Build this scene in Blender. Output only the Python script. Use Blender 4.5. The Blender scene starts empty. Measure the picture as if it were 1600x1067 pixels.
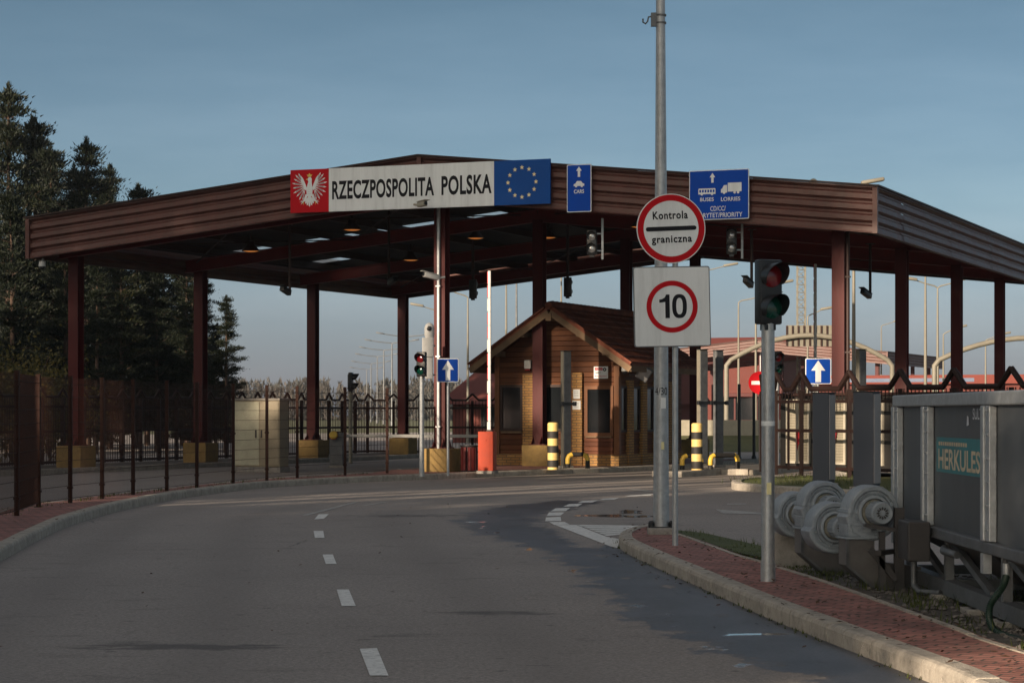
import bpy, bmesh, math, random
from mathutils import Vector, Matrix, noise

scene = bpy.context.scene
COL = scene.collection
R = math.radians

# ------------------------------------------------------------------ camera
CAM_H, FPX, HOR = 1.55, 3570.0, 645.0          # eye height, focal length and horizon row for a 1600 px wide picture
cam_data = bpy.data.cameras.new("camera")
cam_data.sensor_width = 36.0
cam_data.lens = 36.0 * FPX / 1600.0
cam_data.shift_y = (HOR - 533.5) / 1600.0
cam_data.clip_start = 0.2
cam_data.clip_end = 3000.0
cam = bpy.data.objects.new("camera", cam_data)
cam.location = (0, 0, CAM_H)
cam.rotation_euler = (R(90), 0, 0)
COL.objects.link(cam)
scene.camera = cam

# ------------------------------------------------------------------ light
SUN_EL = 14.0
SUN_HEAD = Vector((0.60, 0.80))                 # the way the light travels over the ground
world = bpy.data.worlds.new("World")
scene.world = world
world.use_nodes = True
wn = world.node_tree.nodes
wl = world.node_tree.links
wn.clear()
sky = wn.new("ShaderNodeTexSky")
sky.sky_type = 'NISHITA'
sky.sun_disc = False
sky.sun_elevation = R(SUN_EL)
sky.sun_rotation = math.atan2(-SUN_HEAD.x, -SUN_HEAD.y)
sky.air_density = 1.0
sky.dust_density = 1.2
sky.ozone_density = 1.6
hs = wn.new("ShaderNodeHueSaturation")
hs.inputs['Saturation'].default_value = 0.70
# sky tint: greyer and bluer low down; unseen zenith and sun side brightened as fill
tcw = wn.new("ShaderNodeTexCoord")
sxw = wn.new("ShaderNodeSeparateXYZ")
wl.new(tcw.outputs['Generated'], sxw.inputs[0])
crw = wn.new("ShaderNodeValToRGB")
while len(crw.color_ramp.elements) < 4:
    crw.color_ramp.elements.new(0.5)
for e_, (p_, c_) in zip(crw.color_ramp.elements, ((0.0, (0.74, 0.82, 1.22, 1)), (0.09, (0.60, 0.78, 0.99, 1)), (0.20, (0.35, 0.50, 0.60, 1)), (0.50, (1.45, 1.27, 1.08, 1)))):
    e_.position = p_
    e_.color = c_
wl.new(sxw.outputs[2], crw.inputs[0])
mw = wn.new("ShaderNodeMix")
mw.data_type = 'RGBA'
mw.blend_type = 'MULTIPLY'
mw.inputs[0].default_value = 1.0
wl.new(sky.outputs[0], hs.inputs['Color'])
wl.new(hs.outputs[0], mw.inputs[6])
wl.new(crw.outputs[0], mw.inputs[7])
dpw = wn.new("ShaderNodeVectorMath")
dpw.operation = 'DOT_PRODUCT'
wl.new(tcw.outputs['Generated'], dpw.inputs[0])
dpw.inputs[1].default_value = (-SUN_HEAD.x, -SUN_HEAD.y, 0)
mrw = wn.new("ShaderNodeMapRange")
mrw.inputs['From Min'].default_value = -0.5
mrw.inputs['From Max'].default_value = 1.0
wl.new(dpw.outputs['Value'], mrw.inputs['Value'])
m2w = wn.new("ShaderNodeMix")
m2w.data_type = 'RGBA'
m2w.clamp_factor = True
m2w.inputs[6].default_value = (1, 1, 1, 1)
m2w.inputs[7].default_value = (2.3, 2.05, 1.75, 1)
wl.new(mrw.outputs[0], m2w.inputs[0])
mpw = wn.new("ShaderNodeMapping")
mpw.inputs['Scale'].default_value = (5.0, 5.0, 26.0)
wl.new(tcw.outputs['Generated'], mpw.inputs['Vector'])
now = wn.new("ShaderNodeTexNoise")
now.inputs['Scale'].default_value = 1.4
now.inputs['Detail'].default_value = 6.0
now.inputs['Roughness'].default_value = 0.55
wl.new(mpw.outputs[0], now.inputs['Vector'])
rpw = wn.new("ShaderNodeValToRGB")
rpw.color_ramp.elements[0].position = 0.42
rpw.color_ramp.elements[0].color = (0.97, 0.97, 0.97, 1)
rpw.color_ramp.elements[1].position = 0.75
rpw.color_ramp.elements[1].color = (1.16, 1.10, 1.07, 1)
wl.new(now.outputs['Fac'], rpw.inputs[0])
m3w = wn.new("ShaderNodeMix")
m3w.data_type = 'RGBA'
m3w.blend_type = 'MULTIPLY'
m3w.inputs[0].default_value = 1.0
wl.new(mw.outputs[2], m3w.inputs[6])
wl.new(rpw.outputs[0], m3w.inputs[7])
vsw = wn.new("ShaderNodeVectorMath")
vsw.operation = 'MULTIPLY'
wl.new(m3w.outputs[2], vsw.inputs[0])
wl.new(m2w.outputs[2], vsw.inputs[1])
bg = wn.new("ShaderNodeBackground")
bg.inputs['Strength'].default_value = 0.052
wo = wn.new("ShaderNodeOutputWorld")
wl.new(vsw.outputs[0], bg.inputs['Color'])
wl.new(bg.outputs[0], wo.inputs['Surface'])

sd = bpy.data.lights.new("sun", 'SUN')
sd.energy = 4.8
sd.angle = R(0.5)
sd.color = (1.0, 0.80, 0.60)
sun = bpy.data.objects.new("sun", sd)
d = Vector((SUN_HEAD.x, SUN_HEAD.y, 0)).normalized() * math.cos(R(SUN_EL))
d.z = -math.sin(R(SUN_EL))
sun.rotation_euler = d.to_track_quat('-Z', 'Y').to_euler()
sun.location = (-40, -50, 30)
COL.objects.link(sun)

scene.view_settings.view_transform = 'Standard'
scene.view_settings.look = 'None'
scene.view_settings.exposure = 0.95
scene.view_settings.gamma = 1.0

# ------------------------------------------------------------------ helpers
def tag(o, label, cat, group=None):
    o['label'] = label
    o['category'] = cat
    if group:
        o['group'] = group
    return o

def structure(o):
    o['kind'] = 'structure'
    return o

def stuff(o, label, cat):
    o['kind'] = 'stuff'
    return tag(o, label, cat)

def thing(name, label, cat, loc=(0, 0, 0), rz=0.0, group=None):
    o = bpy.data.objects.new(name, None)
    o.empty_display_size = 0.2
    o.location = loc
    o.rotation_euler = (0, 0, rz)
    COL.objects.link(o)
    return tag(o, label, cat, group)

CHILDREN = {}
def dup(o, loc=None, rz=None, label=None, parent=None, skip=()):
    c = o.copy()
    COL.objects.link(c)
    if parent is not None:
        c.parent = parent
    if loc is not None:
        c.location = loc
    if rz is not None:
        c.rotation_euler = (0, 0, rz)
    if label:
        c['label'] = label
    kids = CHILDREN.get(o.name, [])
    CHILDREN[c.name] = []
    for k in kids:
        if k.name.split('.')[0] in skip:
            continue
        CHILDREN[c.name].append(dup(k, parent=c, skip=skip))
    return c

def gp(px, py, h=0.0):
    z = (CAM_H - h) * FPX / (py - HOR)
    return ((px - 800.0) / FPX * z, z)

def at(px, Z):
    return (px - 800.0) / FPX * Z

def zat(py, Z):
    return CAM_H + (HOR - py) / FPX * Z

class MB:
    """collects shapes into one mesh"""
    def __init__(self):
        self.v, self.f, self.m, self.mi = [], [], [], 0
    def add(self, vs, fs, M=None):
        b = len(self.v)
        if M is not None:
            vs = [M @ Vector(p) for p in vs]
        self.v.extend([tuple(p) for p in vs])
        self.f.extend([tuple(i + b for i in f) for f in fs])
        self.m.extend([self.mi] * len(fs))
        return self
    def bb(self, x0, x1, y0, y1, z0, z1, M=None):
        vs = [(x0, y0, z0), (x1, y0, z0), (x1, y1, z0), (x0, y1, z0), (x0, y0, z1), (x1, y0, z1), (x1, y1, z1), (x0, y1, z1)]
        fs = [(3, 2, 1, 0), (4, 5, 6, 7), (0, 1, 5, 4), (1, 2, 6, 5), (2, 3, 7, 6), (3, 0, 4, 7)]
        return self.add(vs, fs, M)
    def bev(self, x0, x1, y0, y1, z0, z1, b=0.01, M=None):
        """box with chamfered edges"""
        bm = bmesh.new()
        bmesh.ops.create_cube(bm, size=1.0)
        for v in bm.verts:
            v.co = Vector(((x0 + x1) / 2 + v.co.x * (x1 - x0), (y0 + y1) / 2 + v.co.y * (y1 - y0), (z0 + z1) / 2 + v.co.z * (z1 - z0)))
        bmesh.ops.bevel(bm, geom=list(bm.edges), offset=b, segments=2, profile=0.5, affect='EDGES', clamp_overlap=True)
        vs = [v.co.copy() for v in bm.verts]
        bm.verts.index_update()
        fs = [tuple(v.index for v in f.verts) for f in bm.faces]
        bm.free()
        return self.add(vs, fs, M)
    def bar(self, p0, p1, w, h, up=(0, 0, 1)):
        p0, p1 = Vector(p0), Vector(p1)
        t = (p1 - p0).normalized()
        up = Vector(up)
        if abs(t.dot(up)) > 0.98:
            up = Vector((0, 1, 0))
        s = t.cross(up).normalized()
        u = s.cross(t).normalized()
        vs = []
        for p in (p0, p1):
            for a, b in ((-1, -1), (1, -1), (1, 1), (-1, 1)):
                vs.append(p + s * (a * w / 2) + u * (b * h / 2))
        return self.add(vs, [(3, 2, 1, 0), (4, 5, 6, 7), (0, 1, 5, 4), (1, 2, 6, 5), (2, 3, 7, 6), (3, 0, 4, 7)])
    def tube(self, pts, r, n=10, cap=True):
        pts = [Vector(p) for p in pts]
        rs = r if isinstance(r, (list, tuple)) else [r] * len(pts)
        vs, fs = [], []
        prev = None
        for i, p in enumerate(pts):
            if i == 0:
                t = pts[1] - pts[0]
            elif i == len(pts) - 1:
                t = pts[-1] - pts[-2]
            else:
                t = (pts[i + 1] - p).normalized() + (p - pts[i - 1]).normalized()
            t.normalize()
            if prev is None:
                ref = Vector((0, 0, 1)) if abs(t.z) < 0.9 else Vector((1, 0, 0))
                s = t.cross(ref).normalized()
            else:
                s = (prev - t * prev.dot(t)).normalized()
            prev = s
            u = t.cross(s)
            for k in range(n):
                a = 2 * math.pi * k / n
                vs.append(p + (s * math.cos(a) + u * math.sin(a)) * rs[i])
        for i in range(len(pts) - 1):
            for k in range(n):
                k2 = (k + 1) % n
                fs.append((i * n + k, i * n + k2, (i + 1) * n + k2, (i + 1) * n + k))
        if cap:
            fs.append(tuple(reversed(range(n))))
            fs.append(tuple(range((len(pts) - 1) * n, len(pts) * n)))
        return self.add(vs, fs)
    def lathe(self, prof, M=None, n=20, cap=True):
        """profile of (radius, height) round local z"""
        vs, fs = [], []
        for r, z in prof:
            for k in range(n):
                a = 2 * math.pi * k / n
                vs.append((r * math.cos(a), r * math.sin(a), z))
        for i in range(len(prof) - 1):
            for k in range(n):
                k2 = (k + 1) % n
                fs.append((i * n + k, i * n + k2, (i + 1) * n + k2, (i + 1) * n + k))
        if cap:
            fs.append(tuple(reversed(range(n))))
            fs.append(tuple(range((len(prof) - 1) * n, len(prof) * n)))
        return self.add(vs, fs, M)
    def prism(self, poly, d0, d1, M=None):
        n = len(poly)
        vs = [(x, y, d0) for x, y in poly] + [(x, y, d1) for x, y in poly]
        fs = [tuple(reversed(range(n))), tuple(range(n, 2 * n))]
        fs += [(i, (i + 1) % n, n + (i + 1) % n, n + i) for i in range(n)]
        return self.add(vs, fs, M)
    def poly(self, poly, d=0.0, M=None):
        return self.add([(x, y, d) for x, y in poly], [tuple(range(len(poly)))], M)
    def build(self, name, mat, parent=None, smooth=None, loc=None):
        me = bpy.data.meshes.new(name)
        me.from_pydata(self.v, [], self.f)
        mats = mat if isinstance(mat, (list, tuple)) else [mat]
        for m in mats:
            me.materials.append(m)
        if len(mats) > 1:
            me.polygons.foreach_set('material_index', self.m)
        me.validate()
        me.update()
        if smooth is not None:
            me.polygons.foreach_set('use_smooth', [True] * len(me.polygons))
            me.set_sharp_from_angle(angle=R(smooth))
        o = bpy.data.objects.new(name, me)
        COL.objects.link(o)
        if loc is not None:
            o.location = loc
        if parent is not None:
            o.parent = parent
            CHILDREN.setdefault(parent.name, []).append(o)
        CHILDREN.setdefault(o.name, [])
        return o

def plate(p, yaw=0.0, roll=0.0, pitch=0.0):
    """matrix of an upright board at p: local x along the board, y up, z out of its face (towards -Y at yaw 0)"""
    return Matrix.Translation(Vector(p)) @ Matrix.Rotation(yaw, 4, 'Z') @ Matrix.Rotation(R(90) + pitch, 4, 'X') @ Matrix.Rotation(roll, 4, 'Z')

def rrect(w, h, r, n=5, cx=0, cy=0):
    out = []
    for sx, sy, a0 in ((1, 1, 0), (-1, 1, 90), (-1, -1, 180), (1, -1, 270)):
        for k in range(n + 1):
            a = R(a0 + 90 * k / n)
            out.append((cx + sx * (w / 2 - r) + r * math.cos(a), cy + sy * (h / 2 - r) + r * math.sin(a)))
    return out

def circ(r, n=40, cx=0, cy=0):
    return [(cx + r * math.cos(2 * math.pi * k / n), cy + r * math.sin(2 * math.pi * k / n)) for k in range(n)]

def ring(mb, r0, r1, d, M, n=48):
    vs = [(r * math.cos(2 * math.pi * k / n), r * math.sin(2 * math.pi * k / n), d) for r in (r0, r1) for k in range(n)]
    fs = [(k, n + k, n + (k + 1) % n, (k + 1) % n) for k in range(n)]
    mb.add(vs, fs, M)

def text_into(mb, body, x0, x1, y0, y1, d, M, bold=0.0, spacing=1.0):
    """letters fitted to a rectangle of the board, added to mb"""
    cu = bpy.data.curves.new("lettering", 'FONT')
    cu.body = body
    cu.size = 1.0
    cu.offset = bold
    cu.resolution_u = 4
    cu.space_character = spacing
    ob = bpy.data.objects.new("lettering", cu)
    COL.objects.link(ob)
    bpy.context.view_layer.update()
    dg = bpy.context.evaluated_depsgraph_get()
    me = bpy.data.meshes.new_from_object(ob.evaluated_get(dg))
    xs = [v.co.x for v in me.vertices]
    ys = [v.co.y for v in me.vertices]
    ax, bx, ay, by = min(xs), max(xs), min(ys), max(ys)
    vs = [(x0 + (v.co.x - ax) / (bx - ax) * (x1 - x0), y0 + (v.co.y - ay) / (by - ay) * (y1 - y0), d) for v in me.vertices]
    fs = [tuple(p.vertices) for p in me.polygons]
    mb.add(vs, fs, M)
    bpy.data.objects.remove(ob)
    bpy.data.curves.remove(cu)
    bpy.data.meshes.remove(me)

# ------------------------------------------------------------------ materials
def new_mat(name):
    m = bpy.data.materials.new(name)
    m.use_nodes = True
    nt = m.node_tree
    return m, nt, nt.nodes['Principled BSDF']

def N(nt, typ, **kw):
    n = nt.nodes.new(typ)
    for k, v in kw.items():
        if k in n.inputs:
            n.inputs[k].default_value = v
        else:
            setattr(n, k, v)
    return n

def mixc(nt, fac, a, b):
    n = nt.nodes.new('ShaderNodeMix')
    n.data_type = 'RGBA'
    for sock, val in ((n.inputs[0], fac), (n.inputs[6], a), (n.inputs[7], b)):
        if hasattr(val, 'links'):
            nt.links.new(val, sock)
        else:
            sock.default_value = val
    return n.outputs[2]

def math_n(nt, op, a, b=0.0, clamp=False):
    n = nt.nodes.new('ShaderNodeMath')
    n.operation = op
    n.use_clamp = clamp
    for sock, val in ((n.inputs[0], a), (n.inputs[1], b)):
        if hasattr(val, 'links'):
            nt.links.new(val, sock)
        else:
            sock.default_value = val
    return n.outputs[0]

def ramp(nt, fac, stops):
    n = nt.nodes.new('ShaderNodeValToRGB')
    cr = n.color_ramp
    while len(cr.elements) < len(stops):
        cr.elements.new(0.5)
    for e, (p, c) in zip(cr.elements, stops):
        e.position = p
        e.color = c if len(c) == 4 else (*c, 1)
    nt.links.new(fac, n.inputs[0])
    return n.outputs[0]

def c4(c, k=1.0):
    return (c[0] * k, c[1] * k, c[2] * k, 1)

def paint(name, col, rough=0.5, metal=0.0, var=0.18, scale=3.0, dirt=0.0, bump=0.0, bscale=60.0, spec=0.5, streak=False):
    """painted or plain surface with uneven tone, some dirt and a little unevenness"""
    m, nt, bs = new_mat(name)
    tc = N(nt, 'ShaderNodeTexCoord')
    mp = N(nt, 'ShaderNodeMapping')
    if streak:
        mp.inputs['Scale'].default_value = (1, 1, 0.12)
    nt.links.new(tc.outputs['Object'], mp.inputs['Vector'])
    no = N(nt, 'ShaderNodeTexNoise', Scale=scale, Detail=6.0, Roughness=0.6)
    nt.links.new(mp.outputs[0], no.inputs['Vector'])
    f = ramp(nt, no.outputs['Fac'], [(0.3, (0, 0, 0)), (0.7, (1, 1, 1))])
    col_out = mixc(nt, f, c4(col, 1 - var), c4(col, 1 + var * 0.6))
    if dirt > 0:
        n2 = N(nt, 'ShaderNodeTexNoise', Scale=scale * 2.7, Detail=8.0, Roughness=0.75)
        nt.links.new(mp.outputs[0], n2.inputs['Vector'])
        f2 = ramp(nt, n2.outputs['Fac'], [(0.48, (0, 0, 0)), (0.72, (dirt, dirt, dirt))])
        col_out = mixc(nt, f2, col_out, (0.045, 0.04, 0.034, 1))
    nt.links.new(col_out, bs.inputs['Base Color'])
    rr = N(nt, 'ShaderNodeMapRange')
    rr.inputs['To Min'].default_value = max(0.05, rough - 0.1)
    rr.inputs['To Max'].default_value = min(1.0, rough + 0.12)
    nt.links.new(no.outputs['Fac'], rr.inputs['Value'])
    nt.links.new(rr.outputs[0], bs.inputs['Roughness'])
    bs.inputs['Metallic'].default_value = metal
    bs.inputs['Specular IOR Level'].default_value = spec
    if bump > 0:
        n3 = N(nt, 'ShaderNodeTexNoise', Scale=bscale, Detail=4.0)
        nt.links.new(tc.outputs['Object'], n3.inputs['Vector'])
        b = N(nt, 'ShaderNodeBump', Strength=bump, Distance=0.02)
        nt.links.new(n3.outputs['Fac'], b.inputs['Height'])
        nt.links.new(b.outputs[0], bs.inputs['Normal'])
    return m

def asphalt_mat():
    m, nt, bs = new_mat('asphalt')
    tc = N(nt, 'ShaderNodeTexCoord')
    P = tc.outputs['Object']
    def noise_(scale, detail=6.0, rough=0.6, sc=None):
        n = N(nt, 'ShaderNodeTexNoise', Scale=scale, Detail=detail, Roughness=rough)
        if sc:
            mp = N(nt, 'ShaderNodeMapping')
            mp.inputs['Scale'].default_value = sc
            nt.links.new(P, mp.inputs['Vector'])
            nt.links.new(mp.outputs[0], n.inputs['Vector'])
        else:
            nt.links.new(P, n.inputs['Vector'])
        return n.outputs['Fac']
    big = noise_(0.35, 5.0)
    grit = noise_(75.0, 4.0, 0.75)
    fine = noise_(30.0, 5.0, 0.75)
    base = mixc(nt, ramp(nt, big, [(0.32, (0, 0, 0)), (0.7, (1, 1, 1))]), (0.198, 0.181, 0.170, 1), (0.275, 0.250, 0.232, 1))
    base = mixc(nt, ramp(nt, grit, [(0.42, (0, 0, 0)), (0.64, (0.75, 0.75, 0.75))]), base, (0.42, 0.362, 0.318, 1))
    base = mixc(nt, ramp(nt, fine, [(0.40, (0.7, 0.7, 0.7)), (0.55, (0, 0, 0))]), base, (0.150, 0.134, 0.122, 1))
    # tyre-darkened and oily stains with shapes of their own
    st = noise_(0.9, 7.0, 0.72, (1.0, 2.2, 1.0))
    base = mixc(nt, ramp(nt, st, [(0.58, (0, 0, 0)), (0.70, (0.55, 0.55, 0.55))]), base, (0.06, 0.057, 0.058, 1))
    # cracks
    vo = N(nt, 'ShaderNodeTexVoronoi', Scale=0.55)
    vo.feature = 'DISTANCE_TO_EDGE'
    wob = N(nt, 'ShaderNodeTexNoise', Scale=2.0, Detail=5.0)
    nt.links.new(P, wob.inputs['Vector'])
    mv = N(nt, 'ShaderNodeMix')
    mv.data_type = 'VECTOR'
    mv.inputs[0].default_value = 0.25
    nt.links.new(P, mv.inputs[4])
    nt.links.new(wob.outputs['Color'], mv.inputs[5])
    nt.links.new(mv.outputs[1], vo.inputs['Vector'])
    cr = ramp(nt, vo.outputs['Distance'], [(0.0, (1, 1, 1)), (0.012, (0, 0, 0))])
    crk = math_n(nt, 'MULTIPLY', cr, ramp(nt, noise_(0.25, 3.0), [(0.58, (0, 0, 0)), (0.66, (0.7, 0.7, 0.7))]))
    base = mixc(nt, crk, base, (0.03, 0.03, 0.03, 1))
    # wheel tracks polished by traffic, oil and rubber stains
    at2 = N(nt, 'ShaderNodeAttribute')
    at2.attribute_name = 'track'
    trk = math_n(nt, 'MULTIPLY', at2.outputs['Fac'], ramp(nt, noise_(0.7, 4.0), [(0.3, (0.15, 0.15, 0.15)), (0.7, (0.5, 0.5, 0.5))]))
    base = mixc(nt, trk, base, (0.150, 0.133, 0.122, 1))
    at3 = N(nt, 'ShaderNodeAttribute')
    at3.attribute_name = 'stain'
    sn = math_n(nt, 'ADD', at3.outputs['Fac'], math_n(nt, 'MULTIPLY', math_n(nt, 'SUBTRACT', noise_(3.0, 7.0, 0.7, (1.0, 2.0, 1.0)), 0.5), 1.6))
    base = mixc(nt, ramp(nt, sn, [(0.42, (0, 0, 0)), (0.62, (0.7, 0.7, 0.7))]), base, (0.055, 0.05, 0.05, 1))
    drip = ramp(nt, noise_(5.5, 2.0, 0.4), [(0.70, (0, 0, 0)), (0.76, (0.5, 0.5, 0.5))])
    base = mixc(nt, drip, base, (0.06, 0.056, 0.056, 1))
    # wet run and the dark band along the island kerb
    at_ = N(nt, 'ShaderNodeAttribute')
    at_.attribute_name = 'wet'
    wn_ = noise_(1.6, 7.0, 0.66)
    w = math_n(nt, 'ADD', at_.outputs['Fac'], math_n(nt, 'MULTIPLY', math_n(nt, 'SUBTRACT', wn_, 0.5), 1.7))
    w = math_n(nt, 'ADD', w, math_n(nt, 'MULTIPLY', math_n(nt, 'SUBTRACT', noise_(7.0, 5.0, 0.7), 0.5), 0.7))
    wet = ramp(nt, w, [(0.45, (0, 0, 0)), (0.49, (0.8, 0.8, 0.8)), (0.62, (1, 1, 1))])
    at4 = N(nt, 'ShaderNodeAttribute')
    at4.attribute_name = 'pool'
    pud = ramp(nt, math_n(nt, 'ADD', at4.outputs['Fac'], math_n(nt, 'MULTIPLY', math_n(nt, 'SUBTRACT', noise_(1.3, 5.0), 0.5), 1.6)),
               [(0.50, (0, 0, 0)), (0.56, (1, 1, 1))])
    dark = N(nt, 'ShaderNodeMix')
    dark.data_type = 'RGBA'
    dark.blend_type = 'MULTIPLY'
    nt.links.new(wet, dark.inputs[0])
    nt.links.new(base, dark.inputs[6])
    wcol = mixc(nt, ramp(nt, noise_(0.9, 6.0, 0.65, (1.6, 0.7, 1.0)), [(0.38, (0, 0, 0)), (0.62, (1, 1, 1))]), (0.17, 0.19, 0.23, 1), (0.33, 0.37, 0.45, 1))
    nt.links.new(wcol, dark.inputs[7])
    nt.links.new(dark.outputs[2], bs.inputs['Base Color'])
    r1 = N(nt, 'ShaderNodeMix')
    r1.data_type = 'FLOAT'
    nt.links.new(wet, r1.inputs[0])
    r1.inputs[2].default_value = 0.86
    r1.inputs[3].default_value = 0.46
    r2 = N(nt, 'ShaderNodeMix')
    r2.data_type = 'FLOAT'
    nt.links.new(pud, r2.inputs[0])
    nt.links.new(r1.outputs[0], r2.inputs[2])
    r2.inputs[3].default_value = 0.06
    nt.links.new(r2.outputs[0], bs.inputs['Roughness'])
    hgt = math_n(nt, 'ADD', math_n(nt, 'MULTIPLY', grit, 0.6), math_n(nt, 'MULTIPLY', fine, 0.6))
    b = N(nt, 'ShaderNodeBump', Distance=0.012)
    s = N(nt, 'ShaderNodeMix')
    s.data_type = 'FLOAT'
    nt.links.new(wet, s.inputs[0])
    s.inputs[2].default_value = 0.55
    s.inputs[3].default_value = 0.18
    nt.links.new(math_n(nt, 'MULTIPLY', s.outputs[0], math_n(nt, 'SUBTRACT', 1.0, pud)), b.inputs['Strength'])
    nt.links.new(hgt, b.inputs['Height'])
    nt.links.new(b.outputs[0], bs.inputs['Normal'])
    return m

def brick_mat(name, c1, c2, mortar, bw, bh, wall=False, rot=0.0, msize=0.012, rough=0.85, dirt=0.3, bump=0.4):
    m, nt, bs = new_mat(name)
    tc = N(nt, 'ShaderNodeTexCoord')
    mp = N(nt, 'ShaderNodeMapping')
    mp.inputs['Rotation'].default_value = (0, 0, rot)
    if wall:
        sx = N(nt, 'ShaderNodeSeparateXYZ')
        cx = N(nt, 'ShaderNodeCombineXYZ')
        nt.links.new(tc.outputs['Object'], sx.inputs[0])
        nt.links.new(math_n(nt, 'ADD', sx.outputs[0], sx.outputs[1]), cx.inputs[0])
        nt.links.new(sx.outputs[2], cx.inputs[1])
        nt.links.new(cx.outputs[0], mp.inputs['Vector'])
    else:
        nt.links.new(tc.outputs['Object'], mp.inputs['Vector'])
    br = N(nt, 'ShaderNodeTexBrick')
    br.inputs['Scale'].default_value = 1.0
    br.inputs['Brick Width'].default_value = bw
    br.inputs['Row Height'].default_value = bh
    br.inputs['Mortar Size'].default_value = msize
    br.inputs['Mortar Smooth'].default_value = 0.2
    br.inputs['Color1'].default_value = (*c1, 1)
    br.inputs['Color2'].default_value = (*c2, 1)
    br.inputs['Mortar'].default_value = (*mortar, 1)
    nt.links.new(mp.outputs[0], br.inputs['Vector'])
    no = N(nt, 'ShaderNodeTexNoise', Scale=1.7, Detail=8.0, Roughness=0.7)
    nt.links.new(tc.outputs['Object'], no.inputs['Vector'])
    out = mixc(nt, ramp(nt, no.outputs['Fac'], [(0.42, (0, 0, 0)), (0.72, (dirt, dirt, dirt))]), br.outputs['Color'], (0.035, 0.032, 0.026, 1))
    nt.links.new(out, bs.inputs['Base Color'])
    bs.inputs['Roughness'].default_value = rough
    b = N(nt, 'ShaderNodeBump', Strength=bump, Distance=0.01)
    b.invert = True
    nt.links.new(br.outputs['Fac'], b.inputs['Height'])
    nt.links.new(b.outputs[0], bs.inputs['Normal'])
    return m

def plank_mat(name, c1, c2, pitch=0.14, axis=2, rough=0.6):
    """boards lying one above the other, with grain and knots"""
    m, nt, bs = new_mat(name)
    tc = N(nt, 'ShaderNodeTexCoord')
    sx = N(nt, 'ShaderNodeSeparateXYZ')
    nt.links.new(tc.outputs['Object'], sx.inputs[0])
    row = math_n(nt, 'DIVIDE', sx.outputs[axis], pitch)
    fr = math_n(nt, 'FRACT', row)
    fl = math_n(nt, 'FLOOR', row)
    wn2 = N(nt, 'ShaderNodeTexWhiteNoise')
    wn2.noise_dimensions = '1D'
    nt.links.new(fl, wn2.inputs['W'])
    mp = N(nt, 'ShaderNodeMapping')
    mp.inputs['Scale'].default_value = (1.2, 1.2, 14) if axis == 2 else (14, 1.2, 1.2)
    nt.links.new(tc.outputs['Object'], mp.inputs['Vector'])
    gr = N(nt, 'ShaderNodeTexNoise', Scale=1.6, Detail=7.0, Roughness=0.65)
    nt.links.new(mp.outputs[0], gr.inputs['Vector'])
    f = math_n(nt, 'ADD', math_n(nt, 'MULTIPLY', wn2.outputs['Value'], 0.5), math_n(nt, 'MULTIPLY', gr.outputs['Fac'], 0.55))
    col = mixc(nt, f, (*c1, 1), (*c2, 1))
    groove = ramp(nt, fr, [(0.0, (1, 1, 1)), (0.09, (0, 0, 0)), (0.93, (0, 0, 0)), (1.0, (1, 1, 1))])
    col = mixc(nt, groove, col, c4(c1, 0.25))
    nt.links.new(col, bs.inputs['Base Color'])
    bs.inputs['Roughness'].default_value = rough
    bs.inputs['Specular IOR Level'].default_value = 0.15
    b = N(nt, 'ShaderNodeBump', Strength=0.7, Distance=0.015)
    b.invert = True
    nt.links.new(groove, b.inputs['Height'])
    nt.links.new(b.outputs[0], bs.inputs['Normal'])
    return m

def tile_mat():
    """clay tiles: every tile a little different"""
    m, nt, bs = new_mat('clay_tile')
    tc = N(nt, 'ShaderNodeTexCoord')
    mp = N(nt, 'ShaderNodeMapping')
    mp.inputs['Scale'].default_value = (1 / 0.2556, 1 / 0.215, 0.0)
    nt.links.new(tc.outputs['Object'], mp.inputs['Vector'])
    fl = N(nt, 'ShaderNodeVectorMath')
    fl.operation = 'FLOOR'
    nt.links.new(mp.outputs[0], fl.inputs[0])
    wn2 = N(nt, 'ShaderNodeTexWhiteNoise')
    nt.links.new(fl.outputs[0], wn2.inputs['Vector'])
    no = N(nt, 'ShaderNodeTexNoise', Scale=7.0, Detail=6.0)
    nt.links.new(tc.outputs['Object'], no.inputs['Vector'])
    f = math_n(nt, 'ADD', math_n(nt, 'MULTIPLY', wn2.outputs['Value'], 0.55), math_n(nt, 'MULTIPLY', no.outputs['Fac'], 0.5))
    col = ramp(nt, f, [(0.1, (0.085, 0.026, 0.016)), (0.6, (0.17, 0.052, 0.028)), (1.0, (0.24, 0.085, 0.045))])
    nt.links.new(col, bs.inputs['Base Color'])
    bs.inputs['Roughness'].default_value = 0.75
    bs.inputs['Specular IOR Level'].default_value = 0.25
    return m

def leaf_mat(name, c1, c2, c3=None, trans=0.25):
    m, nt, bs = new_mat(name)
    geo = N(nt, 'ShaderNodeNewGeometry')
    oi = N(nt, 'ShaderNodeObjectInfo')
    f = math_n(nt, 'ADD', math_n(nt, 'MULTIPLY', geo.outputs['Random Per Island'], 0.7), math_n(nt, 'MULTIPLY', oi.outputs['Random'], 0.3))
    stops = [(0.0, c1), (0.8, c2)] + ([(1.0, c3)] if c3 else [])
    col = ramp(nt, f, stops)
    nt.links.new(col, bs.inputs['Base Color'])
    bs.inputs['Roughness'].default_value = 0.6
    bs.inputs['Specular IOR Level'].default_value = 0.25
    tr = N(nt, 'ShaderNodeBsdfTranslucent')
    nt.links.new(col, tr.inputs['Color'])
    mx = N(nt, 'ShaderNodeMixShader')
    mx.inputs[0].default_value = trans
    nt.links.new(bs.outputs[0], mx.inputs[1])
    nt.links.new(tr.outputs[0], mx.inputs[2])
    nt.links.new(mx.outputs[0], nt.nodes['Material Output'].inputs['Surface'])
    return m

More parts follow.
